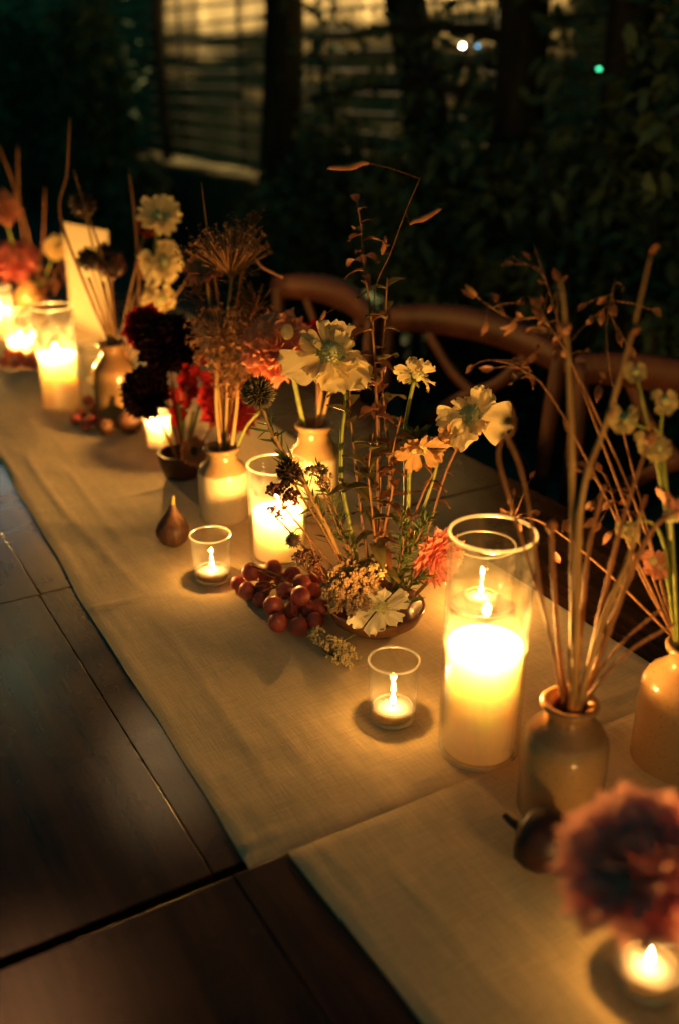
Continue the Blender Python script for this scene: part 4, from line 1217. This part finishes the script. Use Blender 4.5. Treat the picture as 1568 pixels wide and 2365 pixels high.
for k, (a, m) in enumerate((((412, 930), GREEN), ((462, 935), GREEN), ((448, 950), STRAW), ((398, 905), CRIMSON))):
    p = pxpath(CP, [a, ((a[0] + 428) / 2, (a[1] + 1065) / 2), (428, 1068)], -0.02)
    t = flower_root(p, 'cut_stalk', ('green stem at the left in the dark cup', 'green stem at the right in the dark cup', 'straw stem in the middle of the dark cup', 'crimson stem beside the near black dahlia')[k], 'stem')
    stem(t, p, 0.003, m)
p = pxpath(CP, [(450, 1045, -0.055), (445, 1060, -0.03), (430, 1068, 0)])
t = flower_root(p, 'dried_daisy', 'round brown dried daisy with dark centre on the rim of the dark cup', 'flower')
stem(t, p, 0.002, BROWN); daisy_head(t, vp(CP, 450, 1042, -0.06), TOCAM, 0.031, SEED, q, 26, 0.25, DARKHEAD, 1)
mb = MB()

# ---- ochre bottle at the left: cream flowers, dark buds, straw
q = random.Random(51)
G_C = 'cream flowers at the left'
for pts, R, kind, m, lab, face in (
        ([(368, 500), (350, 620), (315, 740), (285, 830)], 0.054, 'daisy', CREAM, 'cream daisy highest at the left', TOCAM + UP * 0.3 + RT * 0.2),
        ([(378, 605), (345, 700), (285, 830)], 0.054, 'scab', CREAM, 'cream ruffled flower under the highest daisy', TOCAM + RT * 0.7),
        ([(372, 690), (330, 745), (285, 830)], 0.045, 'scab', CREAM, 'lowest cream ruffled flower at the left, above the dark dahlias', TOCAM * 0.5 - UP * 0.5 + RT * 0.5)):
    p = pxpath(V3, pts)
    t = flower_root(p, 'cream_flower', lab, 'flower', G_C)
    stem(t, p, 0.003, GREEN)
    if kind == 'daisy': daisy_head(t, p[0], face, R, m, q, 15, 0.25, PIN, 2)
    else: scabiosa_head(t, p[0], face, R, m, q, 10)
for x, y, R, lab in ((205, 598, 0.030, 'round dark brown bud in front of the menu card'), (255, 610, 0.036, 'dark brown flower right of the menu card'), (243, 580, 0.022, 'small near black bud at the edge of the menu card'),
                (192, 470, 0.032, 'dull red seed head above the menu card'), (340, 520, 0.028, 'dull red seed head beside the highest cream daisy'), (340, 612, 0.028, 'dull red seed head beside the cream ruffled flower')):
    p = pxpath(V3, [(x, y), (x * 0.45 + 270 * 0.55, y * 0.45 + 800 * 0.55), (272, 830)], 0.02)
    t = flower_root(p, 'dried_scabiosa', lab, 'flower', 'dark dried scabiosas at the left')
    stem(t, p, 0.0022, STRAW); spiky_head(t, p[0], R, DARKHEAD if x < 250 else CRIMSON if x > 300 else BERRY, q, 160, 0.7, 'florets')
for k, (pts, m, r) in enumerate((
        ([(298, 385), (312, 500), (320, 600), (322, 700), (290, 830)], BROWN, [0.0025, 0.0045]),
        ([(162, 270), (155, 400), (140, 500), (215, 700), (268, 830)], BROWN, [0.0022, 0.0042]),
        ([(170, 390), (195, 470), (240, 600), (262, 720), (272, 830)], BROWN, [0.0016, 0.0032]),
        ([(205, 640), (235, 720), (265, 830)], STRAW, 0.0038), ([(240, 650), (258, 740), (272, 830)], STRAW, 0.0038), ([(225, 690), (250, 760), (268, 830)], STRAW, 0.0035),
        ([(430, 650), (380, 720), (300, 830)], STRAW, [0.002, 0.0032]), ([(345, 640), (325, 720), (285, 830)], STRAW, 0.0035))):
    p = pxpath(V3, pts, 0.0)
    t = flower_root(p, 'dried_stalk', ('tall brown stalk passing the highest cream daisy', 'tallest brown stalk at the upper left', 'thin brown stalk bending over the menu card', 'straw stem nearest the menu card', 'straw stem second from the menu card',
                                       'short straw stem in front of the menu card', 'straw stem leaning right over the dark dahlia', 'straw stem below the cream ruffled flower')[k], 'stem', 'dried stalks in the left bottle')
    stem(t, p, r, m)

# ---- far left group
q = random.Random(61)
FL = at(60, 770, ZC)
VF = at(75, 742, ZC); VFT = bottle(VF, 0.045, 0.14, STONE2, 'ochre stoneware bottle hidden behind the left candles', 0.03)
for pts, R, m, n, lab, face in (([(35, 600), (50, 660), (72, 700)], 0.085, ROSE, 90, 'large rose red dahlia at the left edge', TOCAM + UP * 0.4),
                          ([(132, 570), (105, 640), (78, 700)], 0.045, CREAM, 110, 'pale round pompom dahlia beside the menu card', TOCAM + UP * 0.1),
                          ([(8, 480), (40, 600), (70, 700)], 0.062, MAUVE, 60, 'faded pink dahlia highest at the left edge', TOCAM + RT * 0.3)):
    p = pxpath(VF, pts)
    t = flower_root(p, 'dahlia', lab, 'flower', 'dahlias')
    stem(t, p, 0.003, GREEN); dahlia_head(t, p[0], face, R, m, q, n)
for k, pts in enumerate(([(-5, 330), (30, 420), (70, 560), (78, 700)], [(42, 330), (45, 470), (62, 600), (76, 700)], [(105, 430), (100, 560), (80, 700)])):
    p = pxpath(VF, pts, 0.02)
    t = flower_root(p, 'dried_stalk', ('brown stalk slanting in from the left edge', 'upright brown stalk over the rose red dahlia', 'brown stalk above the pompom dahlia')[k], 'stem', 'dried stalks at the left edge')
    stem(t, p, [0.002, 0.004], BROWN)
for k, (x, y) in enumerate(((60, 640), (110, 655), (150, 600), (30, 560), (90, 600))):
    p = pxpath(VF, [(x, y), (75, 720)], -0.02)
    t = flower_root(p, 'foliage_sprig', ('bronze sprig under the rose red dahlia', 'bronze sprig under the pompom dahlia', 'bronze sprig right of the pompom dahlia', 'green sprig over the rose red dahlia', 'bronze sprig left of the pompom dahlia')[k], 'foliage', 'foliage sprigs at the left edge')
    stem(t, p, 0.0018, BROWN)
    leaves(t, [p[0], p[0].lerp(p[1], 0.5), p[1]], LEAFG if k == 3 else LEAFR, q, 0.045, 16)
p = pxpath(VF, [(250, 640), (160, 690), (85, 720)], 0.0)

cb = at(212, 765, ZC)
cn = [at(167, 752, ZC), at(258, 776, ZC)]
d = (cn[1] - cn[0]).normalized()
back = Vector((-d.y, d.x, 0)); back = back if back.dot(HV) > 0 else -back
t = thing('menu_card', cb, 'blank cream menu card leaning at the left among the flowers', 'card')
A = vp(cn[0], 144, 512, 0.05); B = vp(cn[1], 250, 532, 0.05)
mb = MB(); off = back * 0.0012
mb.add([cn[0], cn[1], B, A, cn[0] + off, cn[1] + off, B + off, A + off], [(0, 1, 2, 3), (7, 6, 5, 4), (0, 4, 5, 1), (1, 5, 6, 2), (2, 6, 7, 3), (3, 7, 4, 0)])
mb.build('card_face', PAPER, t, False)
mb = MB(); s0 = (cn[0] + cn[1]) / 2 + back * 0.11; s1 = (A + B) / 2 - Vector((0, 0, 0.04)) + back * 0.004
mb.tube([s0, s1], 0.004, 6); mb.build('easel_strut', PAPER, t)

c = at(222, 880, ZC)
t = thing('water_glass', c, 'plain water tumbler between the left candle and the ochre bottle', 'glass')
mb = MB(); mb.lathe([(0, 0.002), (0.030, 0.002), (0.033, 0.006), (0.038, 0.10), (0.036, 0.10), (0.031, 0.012), (0, 0.012)], c, 40); mb.build('tumbler', GLASS, t)
mb = MB(); mb.lathe([(0, 0.014), (0.0305, 0.014), (0.0335, 0.06), (0, 0.06)], c, 30); mb.build('water', GLASS, t)
mb = MB(); mb.lathe([(0.037 + 0.0012 * math.cos(a * 0.785), 0.10 + 0.0012 * math.sin(a * 0.785)) for a in range(9)], c, 40); mb.build('rim', RIM, t)

# ------------------------------------------------------------------ fruit
def fig(c, R, axis, m, label, neck=1.0, mn=None):
    axis = axis.normalized()
    t = thing('fig', c, label, 'fig', 'figs on the runner')
    x = axis.orthogonal().normalized(); y = axis.cross(x)
    prof = [(0, -0.98), (0.35, -0.95), (0.72, -0.72), (0.96, -0.30), (1.0, 0.05), (0.88, 0.42), (0.62, 0.78), (0.40, 1.02), (0.25, 1.25), (0.16, 1.50)]
    prof = [(r, z if z < 0.5 else 0.5 + (z - 0.5) * neck) for r, z in prof]
    n = 24
    cc = c + Vector((0, 0, R * 0.97)) if axis.z > 0.5 else c + Vector((0, 0, R))
    vs = []
    for r, z in prof:
        for k in range(n):
            a = 2 * math.pi * k / n
            rr = r * (1 + 0.03 * math.cos(a * 9))
            vs.append(cc + (x * math.cos(a) + y * math.sin(a)) * (rr * R) + axis * (z * R))
    fs = [(i * n + k, i * n + (k + 1) % n, (i + 1) * n + (k + 1) % n, (i + 1) * n + k) for i in range(len(prof) - 1) for k in range(n)]
    mb = MB(); mb.add(vs, fs); mb.build('flesh', m, t)
    e = cc + axis * (prof[-1][1] * R)
    mb = MB(); mb.tube([e - axis * R * 0.1, e + axis * R * 0.22 + x * R * 0.03, e + axis * R * 0.5 + x * R * 0.12], [R * 0.17, R * 0.12, R * 0.10], 10); mb.build('stalk', mn or FIGN, t)
fig(at(403, 1258, ZC), 0.029, Vector((0.06, 0.03, 1)), FIGM, 'upright ripe fig beside the left votive', 1.15)
fig(at(302, 1000, ZC), 0.030, Vector((-0.1, 0.2, 1)), FIGM, 'far fig right of the pair under the dark dahlia', 0.5)
fig(at(245, 1005, ZC), 0.020, RT * -1 + Vector((0, 0, 0.05)), FIGM, 'far fig lying on its side left of the pair', 0.7)
fig(at(1240, 1995, 0.762), 0.034, RT * -0.75 + HV * 0.5 + Vector((0, 0, 0.12)), FIGD, 'blurred dark fig lying in front of the near bottle', 0.25, FIGD)

def z5(x, y): return ((650 + x / 2.613) * 0.809, (1550 + y / 2.613) * 0.809)
def grapes(lst, base, label, scale=1.0, conv=None):
    t = thing('grape_bunch', base, label, 'grapes', 'bunches of red grapes')
    cs = []
    me = MB(); me.ball((0, 0, 0), 1, 18, 12); gm = me.mesh('grape'); gm.materials.append(GRAPE)
    for x, y, r, lv in lst:
        if conv: x, y = conv(x, y)
        R = 0.0135 * r * scale
        c = at(x, y, ZC + R + lv * 0.020 * scale)
        cs.append(c)
        inst('grape', gm, t, Matrix.Translation(c - wloc(t)) @ Matrix.Rotation(rng.uniform(0, 3), 4, 'X') @ Matrix.Diagonal((R, R, R * rng.uniform(1.0, 1.10), 1)))
    mid = sum(cs, Vector()) / len(cs) + Vector((0, 0, 0.004))
    mb = MB()
    for c in cs: mb.tube(smooth_path([c, (c + mid) / 2 + Vector((0, 0, 0.012)), mid], 4), 0.0011, 5)
    mb.tube(smooth_path([cs[0] + Vector((0, 0, 0.012)), mid + Vector((0, 0, 0.02)), cs[-1] + Vector((0, 0, 0.01))], 5), 0.0016, 6)
    mb.build('stalk', BROWN, t)
grapes([(175, 215, 1.1, 1.0), (340, 190, 1.05, 1.0), (80, 300, 0.9, 0), (150, 355, 1.0, 0.1), (265, 340, 1.0, 0.1), (290, 240, 0.95, 0.6), (485, 235, 1.0, 0.7), (430, 355, 1.0, 0.8), (555, 300, 1.05, 1.0),
        (545, 395, 1.1, 1.1), (340, 465, 1.1, 0.6), (670, 245, 1.0, 0.9), (640, 360, 1.0, 0.5), (375, 590, 1.05, 0), (480, 500, 1.0, 0), (610, 500, 1.0, 0.1), (690, 480, 1.0, 0), (530, 620, 1.0, 0), (400, 270, 0.9, 0), (650, 580, 0.95, 0), (250, 420, 0.9, 0)],
       at(690, 1400, ZC), 'red grapes in front of the medium hurricane', 1.0, z5)
grapes([(205, 925, 1, 0.6), (220, 945, 1, 0.3), (190, 955, 1, 0), (175, 968, 1, 0), (215, 970, 1, 0), (235, 935, 1, 0.6), (200, 980, 1, 0), (232, 968, 0.9, 0)], at(205, 965, ZC), 'small red grapes beside the left hurricane', 1.0)
grapes([(20, 815, 1, 0.6), (45, 820, 1, 0.6), (10, 835, 1, 0), (35, 840, 1, 0), (62, 838, 1, 0), (75, 825, 1, 0.4), (80, 842, 0.9, 0)], at(40, 842, ZC), 'small red grapes at the left edge under the bright candle', 1.1)

# ------------------------------------------------------------------ dried stems and blooms of the near bottles
q = random.Random(81)
G_D = 'dried stalks in the near bottle'
for pts, r, m, lab, d in (
        ([(1293, 640), (1307, 780), (1318, 1000), (1322, 1250), (1323, 1450), (1318, 1640)], [0.0009, 0.0046], STRAW, 'thick straw stalk standing upright in the near bottle', 0.0),
        ([(1500, 592), (1455, 780), (1400, 970), (1350, 1110), (1334, 1250), (1330, 1450), (1322, 1640)], [0.0009, 0.0043], STRAW, 'thick forked straw stalk slanting to the upper right', -0.01),
        ([(1160, 1000), (1150, 1060), (1178, 1160), (1220, 1300), (1262, 1440), (1300, 1640)], 0.0017, BROWN, 'curved brown stalk passing left behind the tallest hurricane', 0.01),
        ([(1165, 1000), (1200, 1080), (1224, 1200), (1252, 1390), (1305, 1640)], 0.0017, BROWN, 'second curved brown stalk beside the tallest hurricane', 0.0),
        ([(1500, 1010), (1440, 1190), (1395, 1370), (1335, 1640)], [0.0012, 0.0030], BROWN, 'brown stalk slanting right behind the forked straw one', 0.02),
        ([(1568, 1175), (1500, 1230), (1425, 1400), (1340, 1640)], [0.002, 0.0034], BROWN, 'brown stalk bending right towards the photo edge', 0.0),
        ([(1480, 1180), (1450, 1290), (1385, 1450), (1332, 1640)], [0.0016, 0.0038], STRAW, 'straw stalk in the middle of the near bottle', -0.01),
        ([(1560, 1438), (1450, 1505), (1370, 1590), (1335, 1640)], [0.0014, 0.0022], BROWN, 'lowest thin brown stalk slanting right over the cloth', -0.01),
        ([(1545, 1390), (1440, 1480), (1375, 1560), (1330, 1640)], [0.0012, 0.0020], BROWN, 'second lowest thin brown stalk slanting right', 0.01),
        ([(1272, 1215), (1278, 1350), (1290, 1500), (1310, 1640)], 0.0024, BROWN, 'thin brown stalk with a bud right of the tallest hurricane', 0.01),
        ([(1395, 1120), (1360, 1260), (1345, 1400), (1325, 1640)], [0.0016, 0.003], BROWN, 'thin brown stalk close behind the thick straw ones', 0.02)):
    p = pxpath(VA, pts, d)
    t = flower_root(p, 'dried_stalk', lab, 'stem', G_D)
    stem(t, p, r, m, 9, knots=5)
    if '1272' in str(pts[0]) or pts[0] == (1500, 1010):
        mb = MB(); mb.ball(p[0], 0.006, 8, 6, (1, 1, 1.3)); mb.build('bud', SEED, t)
    if pts[0][0] in (1293, 1500, 1480):
        for k in range(5):
            i = q.uniform(0.05, 0.6); a = p[int(i * (len(p) - 1))]
            mb = MB(); mb.leaf(a, (p[0] - p[1]) + rdir() * 0.5 * (p[0] - p[1]).length, rdir(), 0.016, 0.005)
            mb.build('bract', SEED, t)
p = pxpath(VA, [(1160, 985), (1163, 1000), (1170, 1012)], 0.0)
t = thing('dark_seed_pod', p[0], 'dark curled seed pod beside the right cream scabiosa', 'seed pod')
spiky_head(t, vp(VA, 1172, 972, 0.0), 0.009, DARKHEAD, q, 40, 0.5)
mb = MB(); mb.tube(smooth_path([vp(VA, 1172, 925), vp(VA, 1185, 965), vp(VA, 1180, 1000), vp(VA, 1160, 1008)], 5), [0.001, 0.002], 6); mb.build('stem', BROWN, t)

BUDC = matte('faded_petal', (0.36, 0.28, 0.12), (0.50, 0.40, 0.19), 120, 0.7, 0.2, 0.2, trans=0.3)
G_N = 'small pale blossoms at the right edge'
for pts, buds, m, lab in (
        ([(1440, 965), (1480, 985), (1520, 1000), (1535, 1100), (1545, 1250), (1560, 1480)], [(1440, 965, 0.011)], BUDC, 'pale round blossom at the right over the chair post'),
        ([(1535, 930), (1525, 1000), (1540, 1150), (1560, 1480)], [(1535, 925, 0.010)], BUDC, 'pale blossom nearest the top right corner of the sprigs'),
        ([(1510, 1030), (1525, 1080), (1545, 1200), (1562, 1480)], [(1495, 1020, 0.010), (1518, 1035, 0.010)], BUDC, 'drooping pale blossoms at the right edge'),
        ([(1440, 1215), (1500, 1205), (1535, 1270), (1562, 1480)], [(1440, 1220, 0.007), (1458, 1232, 0.007)], BUDC, 'tiny pale buds in front of the dried stalks'),
        ([(1470, 870), (1490, 960), (1540, 1200), (1565, 1480)], [(1465, 858, 0.008)], BUDC, 'tiny pale bud against the nearest chair rail'),
        ([(1515, 1300), (1540, 1340), (1560, 1480)], [(1505, 1295, 0.010), (1520, 1310, 0.009)], MAUVE, 'faded pink buds low at the right edge')):
    p = pxpath(VB, pts, -0.02)
    t = flower_root(p, 'blossom_sprig', lab, 'flower', G_N)
    stem(t, p, [0.0012, 0.0022], GREEN)
    o = wloc(t)
    for x, y, r in buds:
        c = vp(VB, x, y, -0.02)
        for k in range(6):
            a = k * 1.047
            dd = (RT * math.cos(a) + UP * math.sin(a)) * 0.8 + TOCAM * q.uniform(-0.2, 0.5) - UP * 0.4
            inst('petal', pmesh('scab', k % 4, m), t, basis(c - o, dd, TOCAM, r * 1.5, r * 1.6, r * 1.5))
        mb = MB(); mb.ball(c, r * 0.5, 8, 6); mb.build('bud', PIN, t)
p = pxpath(VB, [(1548, 1190), (1555, 1300), (1565, 1480)], -0.03)
t = flower_root(p, 'cosmos', 'dusty rose flower seen from the side at the right edge', 'flower')
stem(t, p, 0.002, GREEN); daisy_head(t, p[0], RT * 0.7 + UP * 0.6, 0.036, PEACH, q, 9, 0.5)

for k, (pts, n, d, sp, lab) in enumerate((
        ([(1105, 690), (1180, 735), (1260, 745), (1350, 900), (1480, 1200), (1562, 1480)], 18, 0.12, 0.35, 'leafy sprig lying across the middle chair rail'),
        ([(1230, 560), (1270, 680), (1300, 780), (1400, 1050), (1562, 1480)], 15, 0.14, 0.4, 'leafy sprig rising left of the thick straw stalk'),
        ([(1420, 640), (1400, 780), (1440, 1000), (1562, 1480)], 13, 0.14, 0.4, 'leafy sprig rising between the thick straw stalks'),
        ([(1130, 830), (1200, 850), (1300, 960), (1562, 1480)], 9, 0.16, 0.3, 'leafy sprig over the gap below the middle chair rail'),
        ([(1180, 1190), (1260, 1210), (1400, 1320), (1562, 1480)], 10, 0.12, 0.4, 'leafy sprig low behind the tallest hurricane'),
        ([(1400, 1100), (1430, 1200), (1480, 1330), (1562, 1480)], 13, 0.06, 0.6, 'leafy sprig among the dried stalks'))):
    p = pxpath(VB, [(a, b, d * (1 - i / (len(pts) - 1)) ** 0.7) for i, (a, b) in enumerate(pts)])
    t = flower_root(p, 'leafy_sprig', lab, 'foliage', 'blurred leafy sprigs at the right')
    stem(t, p, [0.0006, 0.0016], BROWN, 5)
    path = smooth_path(p, 10); o = wloc(t); tw = MB()
    for j in range(n):
        a0 = path[int(rng.random() ** 1.2 * len(path) * 0.55)]
        a = a0 + RT * rng.gauss(0, 0.016) + UP * rng.gauss(0, 0.016)
        tw.tube([a0, a0.lerp(a, 0.6) + UP * 0.002, a], [0.0006, 0.0003], 4)
        L = rng.uniform(0.010, 0.018)
        inst('leaf', pmesh('leaf', j % 4, BROWN if j % 2 else LEAFR), t, basis(a - o, (a - a0) + rdir() * 0.006, TOCAM + rdir() * 0.6, L * 1.2, L, L))
    tw.build('twigs', BROWN, t, kind='stuff')

# near blurred dahlia
c = pz(1484, 1978, 0.64)
base = at(1640, 2150, 0.762)
p = [c, c.lerp(base, 0.5) + Vector((0, 0, 0.01)), base + Vector((0, 0, 0.13))]
VN = bottle(base, 0.042, 0.14, STONE, 'stoneware bottle just outside the right edge holding the near dahlia', 0.03)
t = flower_root(p, 'dahlia', 'big blurred rose dahlia in the lower right corner', 'flower', 'dahlias')
stem(t, p, 0.003, GREEN)
dahlia_head(t, c, UP * 0.85 + TOCAM * 0.35 - RT * 0.25, 0.063, DUSK, random.Random(91), 120, 2.0, 1.25)
